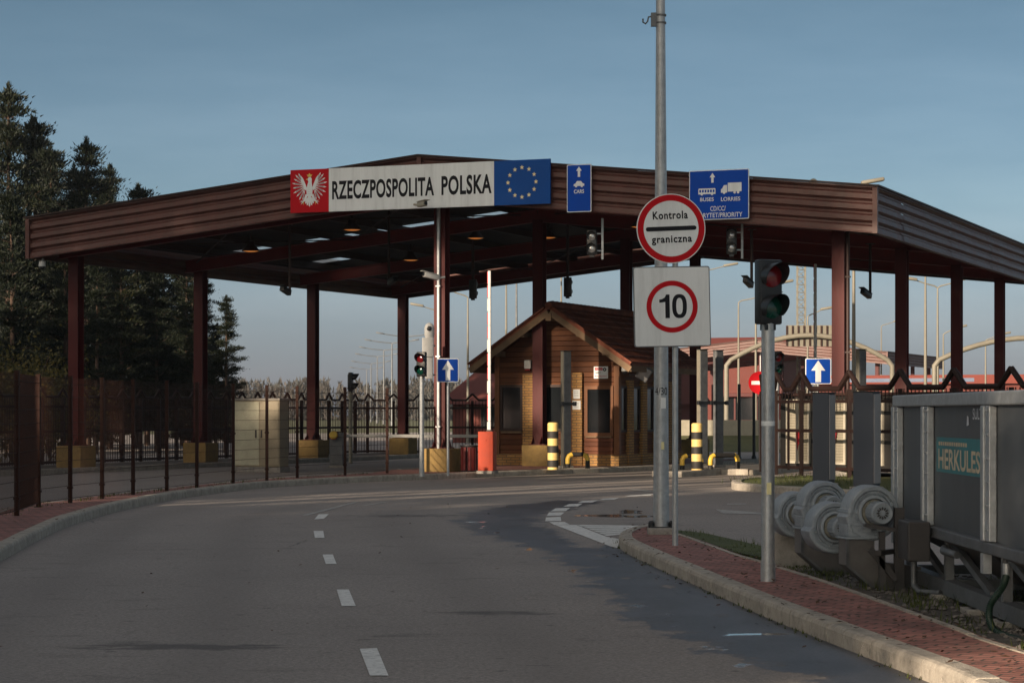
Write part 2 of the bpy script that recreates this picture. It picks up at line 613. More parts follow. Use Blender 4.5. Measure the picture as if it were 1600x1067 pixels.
def glass_mat(name, col, rough=0.08):
    m, nt, bs = new_mat(name)
    bs.inputs['Base Color'].default_value = (*col, 1)
    bs.inputs['Roughness'].default_value = rough
    bs.inputs['Specular IOR Level'].default_value = 0.35
    return m

def ground_mat(name, cols, scale, bump=0.6, rough=0.95):
    m, nt, bs = new_mat(name)
    tc = N(nt, 'ShaderNodeTexCoord')
    a = N(nt, 'ShaderNodeTexNoise', Scale=scale, Detail=9.0, Roughness=0.7)
    b_ = N(nt, 'ShaderNodeTexNoise', Scale=scale * 9, Detail=4.0, Roughness=0.7)
    nt.links.new(tc.outputs['Object'], a.inputs['Vector'])
    nt.links.new(tc.outputs['Object'], b_.inputs['Vector'])
    f = math_n(nt, 'ADD', math_n(nt, 'MULTIPLY', a.outputs['Fac'], 0.6), math_n(nt, 'MULTIPLY', b_.outputs['Fac'], 0.4))
    k = len(cols)
    col = ramp(nt, f, [(0.32 + 0.36 * i / (k - 1), c) for i, c in enumerate(cols)])
    nt.links.new(col, bs.inputs['Base Color'])
    bs.inputs['Roughness'].default_value = rough
    bb = N(nt, 'ShaderNodeBump', Strength=bump, Distance=0.04)
    nt.links.new(f, bb.inputs['Height'])
    nt.links.new(bb.outputs[0], bs.inputs['Normal'])
    return m

def skylight_mat():
    m, nt, bs = new_mat('skylight_sheet')
    tl = N(nt, 'ShaderNodeBsdfTranslucent')
    tl.inputs['Color'].default_value = (0.75, 0.8, 0.82, 1)
    tp = N(nt, 'ShaderNodeBsdfTransparent')
    tp.inputs['Color'].default_value = (0.75, 0.8, 0.82, 1)
    mx = N(nt, 'ShaderNodeMixShader')
    mx.inputs[0].default_value = 0.55
    nt.links.new(tl.outputs[0], mx.inputs[1])
    nt.links.new(tp.outputs[0], mx.inputs[2])
    nt.links.new(mx.outputs[0], nt.nodes['Material Output'].inputs['Surface'])
    return m

def glow_mat(name, col, e):
    m, nt, bs = new_mat(name)
    bs.inputs['Base Color'].default_value = (*col, 1)
    bs.inputs['Emission Color'].default_value = (*col, 1)
    bs.inputs['Emission Strength'].default_value = e
    return m

ASPHALT = asphalt_mat()
PAVER = brick_mat('red_paver', (0.29, 0.108, 0.084), (0.40, 0.172, 0.135), (0.07, 0.05, 0.04), 0.2, 0.1, rot=R(28), dirt=0.6, msize=0.010)
KERB = paint('kerb_concrete', (0.38, 0.345, 0.29), 0.9, var=0.25, scale=4.0, dirt=0.5, bump=0.5)
CONCRETE = paint('concrete', (0.30, 0.28, 0.25), 0.9, var=0.2, scale=5.0, dirt=0.5, bump=0.4)
ROADPAINT = paint('road_paint', (0.72, 0.72, 0.69), 0.7, var=0.2, scale=9.0, dirt=0.55, bump=0.3)
ROADPAINT_OLD = paint('worn_road_paint', (0.40, 0.39, 0.37), 0.8, var=0.35, scale=7.0, dirt=0.9, bump=0.3)
GRASS = ground_mat('grass_ground', [(0.035, 0.038, 0.014), (0.075, 0.080, 0.022), (0.12, 0.11, 0.04)], 0.6)
MOSS = ground_mat('moss', [(0.03, 0.03, 0.015), (0.06, 0.075, 0.015), (0.10, 0.10, 0.03)], 3.0)
GRAVEL = ground_mat('gravel_ground', [(0.03, 0.027, 0.022), (0.09, 0.08, 0.068), (0.20, 0.18, 0.16)], 5.0, bump=1.0)
FASCIA = paint('brown_trapezoid_sheet', (0.092, 0.034, 0.027), 0.48, metal=0.0, spec=0.35, var=0.30, scale=2.2, dirt=0.4, streak=True)
FASCIA_FAR = paint('faded_red_sheet', (0.10, 0.043, 0.034), 0.55, var=0.15, scale=0.9)
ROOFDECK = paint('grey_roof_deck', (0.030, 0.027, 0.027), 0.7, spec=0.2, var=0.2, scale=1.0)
MAROON = paint('maroon_steel', (0.066, 0.0085, 0.0085), 0.5, spec=0.18, var=0.2, scale=2.0, dirt=0.25, streak=True)
RAFTER_LIT = paint('maroon_steel_lit', (0.15, 0.016, 0.014), 0.5, spec=0.3, var=0.2, scale=2.0, dirt=0.25)  # column maroon brightened to stand for sun on the rafters
DARKSTEEL = paint('dark_brown_steel', (0.030, 0.014, 0.011), 0.55, spec=0.3, var=0.2, scale=2.0)
FENCEBROWN = paint('dark_fence_paint', (0.016, 0.0075, 0.006), 0.6, spec=0.2, var=0.2, scale=2.0)
CABWHITE = paint('aged_white_frame', (0.40, 0.37, 0.30), 0.6, var=0.1, scale=3.0, dirt=0.2)
MESHPAINT = paint('brown_mesh_paint', (0.030, 0.012, 0.008), 0.6, spec=0.15, var=0.25, scale=2.0)
GALV = paint('galvanised_steel', (0.42, 0.44, 0.45), 0.48, metal=0.55, var=0.22, scale=9.0, dirt=0.25)
GALVDARK = paint('weathered_galvanised_steel', (0.15, 0.158, 0.165), 0.55, metal=0.5, var=0.3, scale=5.0, dirt=0.4)
PANELGREY = paint('grey_sheet_panel', (0.082, 0.092, 0.102), 0.45, spec=0.3, metal=0.0, var=0.2, scale=2.2, dirt=0.3, streak=True)
PILLAR_SHADED = paint('pillar_shaded_side', (0.055, 0.064, 0.082), 0.5, var=0.15, scale=2.0, dirt=0.15, streak=True)  # darker blue-grey stands for shade on the pillars' left face
PILLAR_LIT = paint('pillar_lit_side', (0.26, 0.25, 0.255), 0.5, var=0.12, scale=2.0, dirt=0.2, streak=True)  # lighter grey stands for sky light on the pillars' right face
DUCTGREY = paint('dark_duct_sheet', (0.125, 0.12, 0.115), 0.6, spec=0.3, var=0.25, scale=4.0, dirt=0.3)
FANBLUE = paint('grey_blue_casting', (0.27, 0.31, 0.345), 0.55, spec=0.35, var=0.15, scale=6.0, dirt=0.35, bump=0.15)
BOXDARK = paint('dark_box_paint', (0.050, 0.047, 0.046), 0.5, spec=0.3, var=0.2, scale=4.0)
WHITE = paint('white_paint', (0.50, 0.50, 0.48), 0.5, var=0.08, scale=3.0, dirt=0.2)
SIGNWHITE = paint('white_sign_film', (0.74, 0.77, 0.77), 0.6, spec=0.2, var=0.07, scale=1.6, dirt=0.22, streak=True)
CREAM = paint('cream_paint', (0.28, 0.26, 0.20), 0.5, var=0.12, scale=3.0, dirt=0.2)
LAMPCREAM = paint('lamp_post_paint', (0.18, 0.167, 0.132), 0.55, var=0.12, scale=3.0, dirt=0.2)
BEIGE = paint('beige_cabinet', (0.30, 0.255, 0.17), 0.55, var=0.15, scale=2.0, dirt=0.2)
BEIGE_LIT = paint('lit_cabinet_door', (0.48, 0.46, 0.33), 0.55, var=0.15, scale=2.0, dirt=0.2)  # cabinet beige lightened to stand for light on the left door
OCHRE = paint('ochre_render', (0.24, 0.158, 0.053), 0.9, var=0.2, scale=4.0, dirt=0.35, bump=0.3)
SIGNRED = paint('red_sign_film', (0.46, 0.006, 0.012), 0.6, spec=0.12, var=0.08, scale=2.0)
SIGNBLUE = paint('blue_sign_film', (0.004, 0.060, 0.38), 0.6, spec=0.12, var=0.10, scale=2.0)
EUBLUE = paint('deep_blue_sign_film', (0.010, 0.070, 0.28), 0.6, spec=0.12, var=0.08, scale=1.5)
SIGNBLACK = paint('black_sign_film', (0.010, 0.011, 0.014), 0.6, spec=0.15, var=0.1)
GOLD = paint('gold_sign_film', (0.68, 0.50, 0.10), 0.4, var=0.05)
PALEGOLD = paint('pale_yellow_sign_film', (0.72, 0.66, 0.34), 0.4, var=0.05)
FEATHER = paint('grey_emblem_line', (0.20, 0.22, 0.23), 0.5, var=0.1)
BLACK = paint('black_plastic', (0.012, 0.013, 0.015), 0.38, var=0.2, scale=5.0)
BLACKMATT = paint('matt_black', (0.014, 0.013, 0.012), 0.7, var=0.2)
ORANGE = paint('orange_red_paint', (0.36, 0.046, 0.018), 0.55, spec=0.2, var=0.1, scale=3.0, dirt=0.15)
YELLOW = paint('yellow_paint', (0.66, 0.44, 0.055), 0.5, var=0.12, scale=4.0, dirt=0.25)
STRIPEYELLOW = paint('pale_yellow_stripe', (0.62, 0.45, 0.16), 0.55, var=0.12, scale=4.0, dirt=0.3)
LENSRED = paint('red_lens', (0.16, 0.005, 0.008), 0.15, var=0.05, spec=0.8)
LENSGREEN = paint('green_lens', (0.0, 0.045, 0.028), 0.15, var=0.05, spec=0.8)
LENSGREY = paint('silver_lens', (0.45, 0.45, 0.45), 0.2, metal=0.6, var=0.1)
BRICKY = brick_mat('yellow_brick', (0.33, 0.165, 0.045), (0.42, 0.23, 0.07), (0.13, 0.09, 0.05), 0.25, 0.072, wall=True, dirt=0.2)
WOOD = plank_mat('log_siding', (0.050, 0.018, 0.008), (0.150, 0.056, 0.022), 0.14)
WOODRED = plank_mat('reddish_boards', (0.075, 0.026, 0.014), (0.165, 0.060, 0.030), 0.13)
FRAMEWOOD = paint('window_frame_wood', (0.16, 0.065, 0.025), 0.55, spec=0.25, var=0.2, scale=5.0)
PALEWOOD = paint('weathered_barge_board', (0.18, 0.122, 0.075), 0.8, spec=0.2, var=0.25, scale=4.0, dirt=0.3)
TILE = tile_mat()
GLASS = glass_mat('dark_window_glass', (0.008, 0.010, 0.012))
PINKWALL = paint('pinkish_red_wall', (0.115, 0.036, 0.030), 0.8, spec=0.2, var=0.1, scale=1.0)
REDROOF = paint('red_sheet_roof', (0.15, 0.036, 0.027), 0.7, spec=0.2, var=0.1, scale=0.6)
BLUEROOF = paint('blue_sheet', (0.03, 0.06, 0.13), 0.5, var=0.1)
BLIND = paint('pale_blind', (0.27, 0.245, 0.185), 0.8, var=0.15, scale=7.0, streak=True)
PENNANT = paint('red_cloth', (0.28, 0.008, 0.010), 0.8, var=0.1)
HOSE = paint('green_hose', (0.005, 0.024, 0.013), 0.5, var=0.2, scale=8.0)
TEAL = paint('teal_label', (0.022, 0.20, 0.225), 0.45, var=0.25, scale=6.0)
LABELTEXT = paint('faded_orange_label', (0.58, 0.48, 0.33), 0.5, var=0.25, scale=9.0)
LABELGREY = paint('grey_label', (0.60, 0.64, 0.68), 0.5, var=0.2, scale=9.0)
BRASS = paint('zinc_yellow_flange', (0.30, 0.29, 0.24), 0.45, metal=0.5, var=0.25, scale=12.0)
LAMPGLOW = glow_mat('warm_lamp_glow', (1.0, 0.33, 0.07), 0.16)
SKYLIGHT = skylight_mat()
BARK = paint('pine_bark', (0.060, 0.036, 0.024), 0.9, var=0.35, scale=3.0, bump=0.6, bscale=14.0)
NEEDLE = leaf_mat('pine_needles', (0.004, 0.007, 0.005), (0.012, 0.018, 0.008), (0.038, 0.038, 0.013), 0.10)
OAKLEAF = leaf_mat('autumn_leaves', (0.035, 0.040, 0.012), (0.11, 0.085, 0.022), (0.24, 0.10, 0.030), 0.3)
FARLEAF = leaf_mat('far_wood_leaves', (0.030, 0.034, 0.032), (0.062, 0.050, 0.041), (0.085, 0.068, 0.055), 0.1)
DEADLEAF = leaf_mat('dead_leaves', (0.04, 0.022, 0.012), (0.10, 0.05, 0.025), None, 0.1)
BLADE = leaf_mat('grass_blades', (0.04, 0.055, 0.015), (0.10, 0.12, 0.03), (0.17, 0.14, 0.06), 0.3)
PEBBLE = paint('pebbles', (0.16, 0.145, 0.13), 0.9, var=0.6, scale=5.0)

# ------------------------------------------------------------------ the ground
def sheet(name, pts, z, mat):
    b = MB()
    b.add([(x, y, z) for x, y in pts], [tuple(range(len(pts)))])
    o = b.build(name, mat)
    for p in o.data.polygons:
        if p.normal.z < 0:
            o.data.flip_normals()
            break
    return structure(o)

def clean(pts, step=0.35):
    """resample an open line through pts with smoothed corners"""
    pts = [Vector((p[0], p[1])) for p in pts]
    out = []
    n = len(pts)
    for i in range(n - 1):
        p0 = pts[max(0, i - 1)]; p1 = pts[i]; p2 = pts[i + 1]; p3 = pts[min(n - 1, i + 2)]
        k = max(1, int((p2 - p1).length / step))
        for j in range(k):
            t = j / k
            out.append(0.5 * ((2 * p1) + (p2 - p0) * t + (2 * p0 - 5 * p1 + 4 * p2 - p3) * t * t + (3 * p1 - p0 - 3 * p2 + p3) * t ** 3))
    out.append(pts[-1])
    return [(p.x, p.y) for p in out]

def kerb_line(name, line, h=0.14, w=0.16, side=1, block=1.0, mat=None):
    """kerb stones set end to end along a line; the stone lies on the given side of it"""
    b = MB()
    L = [Vector((x, y, 0)) for x, y in line]
    # cumulative length
    acc = 0.0
    start = 0
    runs = []
    for i in range(1, len(L)):
        acc += (L[i] - L[i - 1]).length
        if acc >= block or i == len(L) - 1:
            runs.append((start, i))
            start = i
            acc = 0.0
    prof = [(0.0, -0.05), (0.0, h - 0.035), (0.012, h - 0.010), (0.035, h), (w, h), (w, -0.05)]
    for s, e in runs:
        pts = L[s:e + 1]
        if len(pts) < 2:
            continue
        jit = random.uniform(-0.003, 0.003)
        vs, fs = [], []
        for i, p in enumerate(pts):
            gi = s + i
            a = L[max(0, gi - 1)]; c = L[min(len(L) - 1, gi + 1)]
            t = (c - a).normalized()
            nrm = Vector((-t.y, t.x, 0)) * side
            q = p.copy()
            if i == 0:
                q = q + t * 0.008
            if i == len(pts) - 1:
                q = q - t * 0.008
            for o_, z in prof:
                vs.append(q + nrm * o_ + Vector((0, 0, z + (jit if z > 0 else 0))))
        k = len(prof)
        for i in range(len(pts) - 1):
            for j in range(k - 1):
                fs.append((i * k + j, (i + 1) * k + j, (i + 1) * k + j + 1, i * k + j + 1))
        fs.append(tuple(range(k)))
        fs.append(tuple(reversed(range((len(pts) - 1) * k, len(pts) * k))))
        b.add(vs, fs)
    return structure(b.build(name, mat or KERB))

def offset_line(line, d_):
    L = [Vector((x, y)) for x, y in line]
    out = []
    for i in range(len(L)):
        t = (L[min(len(L) - 1, i + 1)] - L[max(0, i - 1)]).normalized()
        p = L[i] + Vector((-t.y, t.x)) * d_
        out.append((p.x, p.y))
    return out

random.seed(7)
sheet('ground', [(-700, -120), (700, -120), (700, 900), (-700, 900)], -0.02, GRASS)
sheet('forecourt', [(-40, -30), (70, -30), (70, 260), (-40, 150)], 0.0, ASPHALT)

# the road by the camera: a finer sheet that knows where water has run over it
WETL = [gp(x, y) for x, y in ((1330, 1090), (1190, 1040), (1040, 990), (960, 945), (900, 885), (830, 855), (745, 832), (718, 815), (740, 800), (790, 790), (870, 782))]
WETR = [gp(x, y) for x, y in ((960, 784), (900, 792), (850, 803), (838, 815), (862, 830), (905, 852), (985, 880), (1090, 930), (1220, 985), (1400, 1050), (1500, 1090))]
WETP = WETL + WETR
def inside(p, poly):
    c = False
    j = len(poly) - 1
    for i in range(len(poly)):
        a, b = poly[i], poly[j]
        if (a[1] > p[1]) != (b[1] > p[1]) and p[0] < (b[0] - a[0]) * (p[1] - a[1]) / (b[1] - a[1]) + a[0]:
            c = not c
        j = i
    return c
def sdist(p, poly):
    best = 1e9
    j = len(poly) - 1
    for i in range(len(poly)):
        ax, ay = poly[j]; bx, by = poly[i]
        dx, dy = bx - ax, by - ay
        t = max(0, min(1, ((p[0] - ax) * dx + (p[1] - ay) * dy) / (dx * dx + dy * dy + 1e-9)))
        dd = math.hypot(p[0] - ax - dx * t, (p[1] - ay - dy * t))
        best = min(best, dd)
        j = i
    return best if inside(p, poly) else -best
POOLS = [(*gp(1110, 993), 0.42, 0.14), (*gp(1190, 990), 0.5, 0.12), (*gp(1040, 936), 0.3, 0.16), (*gp(985, 800), 0.5, 1.4), (*gp(960, 806), 1.2, 1.0)]
x0, x1, y0, y1, st = -6.0, 6.0, 9.0, 56.0, 0.2
RUNPTS = clean([gp(x, y) for x, y in ((735, 812), (770, 830), (800, 845), (870, 882), (930, 912), (985, 936), (1015, 952), (1090, 1002), (1140, 1032), (1190, 1056))], 0.12)
NOSEPTS = clean([gp(x, y) for x, y in ((967, 853), (975, 862), (1010, 880), (1100, 921), (1200, 966), (1300, 1006), (1400, 1046), (1480, 1078), (1600, 1125))], 0.12)
CURVE = clean([gp(x, y) for x, y in ((620, 1120), (585, 1036), (541, 935), (514.5, 874.5), (498, 835.5), (502, 808), (585, 788), (708, 772), (850, 761), (965, 752))], 0.5)
STAINS = [(*gp(290, 1011), 1.0, 0.28, 0.5), (*gp(770, 958), 0.75, 0.30, 0.4), (*gp(640, 806), 1.6, 0.9, 0.35), (*gp(560, 1000), 0.2, 0.2, 0.3), (*gp(900, 1020), 0.5, 0.2, 0.3), (*gp(1000, 870), 0.5, 0.5, 0.35), (*gp(840, 1040), 0.35, 0.12, 0.3)]
nx, ny = int((x1 - x0) / st), int((y1 - y0) / st)
vs, wv, sv, tv, pv = [], [], [], [], []
for j in range(ny + 1):
    for i in range(nx + 1):
        x, y = x0 + i * st, y0 + j * st
        vs.append((x, y, 0.004))
        s_ = sdist((x, y), WETP)
        w = 0.5 + s_ / 1.0
        w = max(0.0, min(1.0, w))
        gd = min((math.hypot(x - q_[0], y - q_[1]) for q_ in NOSEPTS if abs(q_[1] - y) < 1.0), default=9.0)
        w = max(w, min(1.0, 0.5 + (0.30 - gd) / 0.5))  # same mask also darkens a band along the island kerb
        pl_ = 0.0
        for (px_, py_, rx, ry) in POOLS:
            q = math.hypot((x - px_) / rx, (y - py_) / ry)
            pl_ = max(pl_, 1.0 - q)
        wv.append(w)
        rd = min((math.hypot(x - q_[0], y - q_[1]) for q_ in RUNPTS if abs(q_[1] - y) < 0.6), default=9.0)
        pl_ = max(pl_, 0.52 - rd * 1.6)
        pv.append(pl_)
        sv.append(max(max(0.0, 1.0 - math.hypot((x - a_1) / rx, (y - b_1) / ry) * 0.7) * am * 2 for a_1, b_1, rx, ry, am in STAINS))
        bd, sg = 9e9, 0.0
        for c_i in range(0, len(CURVE) - 1):
            ax, ay = CURVE[c_i]
            q = (x - ax) ** 2 + (y - ay) ** 2
            if q < bd:
                bd = q
                tx, ty = CURVE[c_i + 1][0] - ax, CURVE[c_i + 1][1] - ay
                sg = ((x - ax) * ty - (y - ay) * tx) / math.hypot(tx, ty)
        tv.append(max(math.exp(-((sg - m_) / 0.30) ** 2) for m_ in (-2.55, -1.05, 1.05, 2.55)))
me = bpy.data.meshes.new('road')
me.from_pydata(vs, [], [(j * (nx + 1) + i, j * (nx + 1) + i + 1, (j + 1) * (nx + 1) + i + 1, (j + 1) * (nx + 1) + i) for j in range(ny) for i in range(nx)])
a_ = me.attributes.new('wet', 'FLOAT', 'POINT')
a_.data.foreach_set('value', wv)
for nm_, ar_ in (('stain', sv), ('track', tv), ('pool', pv)):
    a_ = me.attributes.new(nm_, 'FLOAT', 'POINT')
    a_.data.foreach_set('value', ar_)
me.materials.append(ASPHALT)
road = bpy.data.objects.new('road', me)
COL.objects.link(road)
structure(road)

# canopy frame: origin under the front gable, u along the front, v to the back
TH = math.atan2(-0.376, 0.927)
U = Vector((math.cos(TH), math.sin(TH), 0))
V = Vector((-math.sin(TH), math.cos(TH), 0))
M0 = Vector((-2.2, 54.4, 0))
def cf(a, b, z=0.0):
    p = M0 + U * a + V * b
    return Vector((p.x, p.y, z))

# left pavement with the kiosk island
kl = [(-4.6, 16.0), (-4.95, 20.0)] + [gp(x, y) for x, y in ((0, 878), (50, 850), (100, 825), (150, 808), (200, 795), (250, 784.5), (300, 776), (400, 763.5), (500, 757), (600, 752), (700, 748), (800, 744), (880, 740.5), (950, 738), (1020, 735))]
KL = clean(kl)
FENCE_PTS = [(-6.2, 18.0), (-6.45, 22.5), (-6.65, 27.0), (-6.8, 29.3), (-6.85, 31.6), (-7.15, 34.5), (-7.0, 36.2), (-6.8, 37.9), (-6.6, 39.8), (-6.3, 41.7), (-6.0, 43.5), (-5.6, 45.9), (-5.15, 48.0), (-4.7, 50.0), (-3.8, 52.0), (-2.95, 54.0)]
kend = Vector((KL[-1][0], KL[-1][1], 0))
back = [tuple((kend + V * 1.0 + U * 0.3).xy), tuple((kend + V * 9.5 + U * 0.3).xy), tuple(cf(-1.8, 17.5).xy), tuple(cf(-1.8, 2.5).xy)]
fl = offset_line([(x, y) for x, y in FENCE_PTS], 0.45)
KL2 = clean(KL[-3:] + back[:2], 0.5)
pave_front = offset_line(KL, 0.13)
sheet('pavement', pave_front + back + list(reversed(fl)), 0.128, PAVER)
kerb_line('kerb', KL, side=1)
kerb_line('kerb', [KL[-1]] + back, side=1)
kerb_line('kerb', list(reversed(fl)) , side=1, h=0.13, w=0.1)

# right hand island with the round sign
nose = [gp(x, y) for x, y in ((1020, 833), (990, 838), (972, 845), (967, 853), (975, 862), (1010, 880), (1100, 921), (1200, 966), (1300, 1006), (1400, 1046), (1480, 1078), (1600, 1125))] + [(3.35, 9.0)]
NOSE = clean(nose, 0.15)
backk = [gp(x, y, 0.13) for x, y in ((1022, 826), (1060, 832), (1115, 850), (1160, 866), (1210, 880), (1300, 908), (1400, 943), (1500, 978), (1600, 1013))] + [(3.75, 9.0)]
BACKK = clean(backk, 0.3)
sheet('pavement', offset_line(NOSE, 0.14) + list(reversed(BACKK)), 0.122, PAVER)
kerb_line('kerb', NOSE, side=1, h=0.13, w=0.15)
kerb_line('kerb', BACKK, side=-1, h=0.132, w=0.08)
# gravel bed under the hopper, mossy strip beside it
gb = offset_line(BACKK, 0.06)
sheet('gravel_bed', gb[6:] + [(9.0, 9.0), (9.0, 21.2), (3.4, 22.6), (2.75, 22.9)], 0.05, GRAVEL)
ms = [gp(x, y, 0.10) for x, y in ((1040, 826), (1100, 832), (1180, 850), (1240, 866), (1235, 878), (1150, 862), (1090, 842))]
sheet('moss_strip', ms, 0.100, MOSS)

# far side verge with the fence of the right hand yard
vg = [(14.0, 60.0), tuple(cf(9.0, 0.6).xy), (4.95, 49.4), (4.48, 46.6), (4.62, 45.2), (5.4, 43.3), (8.0, 38.2), (14.0, 29.0), (22.0, 34.0)]
VG = clean(vg[1:8], 0.3)
sheet('verge', offset_line(VG, 0.12) + [(22, 34), (24, 50), (14, 60)], 0.125, MOSS)
kerb_line('kerb', VG, side=1, h=0.15, w=0.2)
# lane island to the right of the kiosk
li = [cf(5.75, 0), ]
c0 = Vector((*gp(1010, 745), 0)); c1 = Vector((*gp(1165, 744), 0))
isl = [tuple((c0 + V * 9).xy), tuple((c0 + V * 1.0).xy), tuple((c0 + U * 0.25 + V * .3).xy), tuple((c0 + U * 0.9).xy), tuple((c1 - U * 0.9 + V * 0.9).xy), tuple((c1 - U * 0.25 + V * 1.1).xy), tuple((c1 + V * 1.8).xy), tuple((c1 + V * 10).xy)]
ISL = clean(isl, 0.3)
sheet('lane_island', offset_line(ISL, 0.12), 0.125, CONCRETE)
kerb_line('kerb', ISL, side=1, h=0.15, w=0.16)
# strip under the left columns
ls = [tuple(cf(a, b).xy) for a, b in ((-9.9, 26), (-9.9, -1.5), (-10.2, -2.4), (-11.4, -2.4), (-12.6, -1.5), (-12.6, 26))]
sheet('left_island', ls, 0.125, GRAVEL)
kerb_line('kerb', list(reversed(ls)), side=1, h=0.14, w=0.15)
# grass beyond the lanes on the right
sheet('grass_field', [(10, 88), (70, 70), (120, 160), (20, 160)], 0.012, GRASS)

# ------------------------------------------------------------------ road markings
def quad(b, pts, z=0.009):
    b.add([(*gp(x, y), z) for x, y in pts], [tuple(range(len(pts)))])
for q in ([(562, 1015), (589, 1014), (607, 1057), (578, 1057)], [(526, 922), (545, 922), (556, 948), (534, 948)], [(504, 867), (520, 867), (526, 882), (509, 882)],
          [(490, 830), (505, 830), (507, 841), (492, 841)], [(498, 804), (514, 803.6), (506, 811), (491, 812)]):
    b = MB(); quad(b, q)
    structure(b.build('lane_dash', ROADPAINT))
for q in ([(563, 790.5), (573, 790.5), (608, 784.5), (600, 784.5)], [(685, 775), (695, 775), (734, 769.5), (726, 769.5)], [(905, 755), (915, 755.2), (1021, 749), (1011, 749)], [(825, 764), (838, 764), (905, 758), (893, 758)]):
    b = MB(); quad(b, q)
    structure(b.build('lane_dash', ROADPAINT_OLD))
b = MB()
quad(b, [(470, 806), (480, 806), (560, 785), (552, 785)])
structure(b.build('edge_line', ROADPAINT_OLD))
b = MB()
for q in ([(1118, 796), (1128, 802.5), (1190, 804), (1190, 801.5)], [(1136, 787), (1136, 788.6), (1166, 788.6), (1166, 787)], [(980, 765), (1030, 770), (1040, 769), (990, 764)]):
    quad(b, q)
structure(b.build('lane_arrow', ROADPAINT_OLD))
# the nose: edge blocks, solid edge and hatching
b = MB()
for q in ([(853, 809), (876, 808), (877, 814.5), (852, 815)], [(858, 801), (882, 801), (876, 806), (854, 806.5)], [(868, 794.5), (891, 794), (884, 799), (860, 799.5)],
          [(889, 788), (911, 787), (903, 791.5), (880, 792)], [(910, 783), (936, 782), (925, 785.5), (903, 786)], [(942, 779.5), (968, 778), (960, 781), (935, 782)],
          [(984, 774.5), (1022, 772), (1016, 774.5), (976, 776.5)], [(858, 816), (882, 816), (890, 820), (866, 821)],
          [(868, 821), (900, 820.5), (947, 839), (968, 843), (965, 857), (953, 854)]):
    quad(b, q)
quad(b, [(902, 820.5), (1012, 822), (1010, 826), (985, 825), (980, 823.2), (908, 823.0)])
for k in range(5):
    t0 = k / 5.0
    xl = 911 + 38 * t0
    yl = 823.6 + 15 * t0
    xr = 980 + 30 * t0
    yr = 823.4 + 8.8 * t0
    quad(b, [(xl, yl), (xr, yr), (xr + 4, yr + 1.5), (xl + 7, yl + 2.3)])
structure(b.build('hatched_marking', ROADPAINT))

# ------------------------------------------------------------------ canopy
EAVE, PEAK, FD = 6.52, 7.66, 1.02
HW, LEN = 11.0, 22.6
def top_z(a):
    return PEAK - (PEAK - EAVE) * abs(a) / HW
def fascia_strip(mb, p0, p1, out):
    """ribbed sheet hanging from the line p0-p1"""
    prof = [(0.0, 0.05), (0.03, 0.05), (0.03, 0.0)]
    ribs = 4
    h = (FD - 0.06) / ribs
    for k in range(ribs):
        z = 0.05 + k * h
        prof += [(z, -0.01), (z + 0.035, -0.055), (z + 0.075, -0.055), (z + 0.115, 0.0), (z + h - 0.02, 0.012)]
    prof += [(FD - 0.012, 0.03), (FD, 0.03), (FD, -0.10)]
    p0, p1 = Vector(p0), Vector(p1)
    L_ = (p1 - p0).length
    n = max(3, int(L_ / 2.6))
    k = len(prof)
    vs, fs = [], []
    for i in range(n):
        off = 0.007 * (i % 2) + random.uniform(-0.003, 0.003)
        base = len(vs)
        for j_, q in enumerate((i / n - 0.002, (i + 0.5) / n, (i + 1) / n)):
            p = p0.lerp(p1, max(0.0, q))
            sag = random.uniform(-0.004, 0.004)
            for dz, o_ in prof:
                vs.append(p + Vector((0, 0, -dz + sag)) + Vector(out) * (o_ + off + (random.uniform(-0.004, 0.004) if j_ == 1 else 0)))
        for m_ in range(2):
            for j in range(k - 1):
                fs.append((base + m_ * k + j, base + (m_ + 1) * k + j, base + (m_ + 1) * k + j + 1, base + m_ * k + j + 1))
    mb.add(vs, fs)

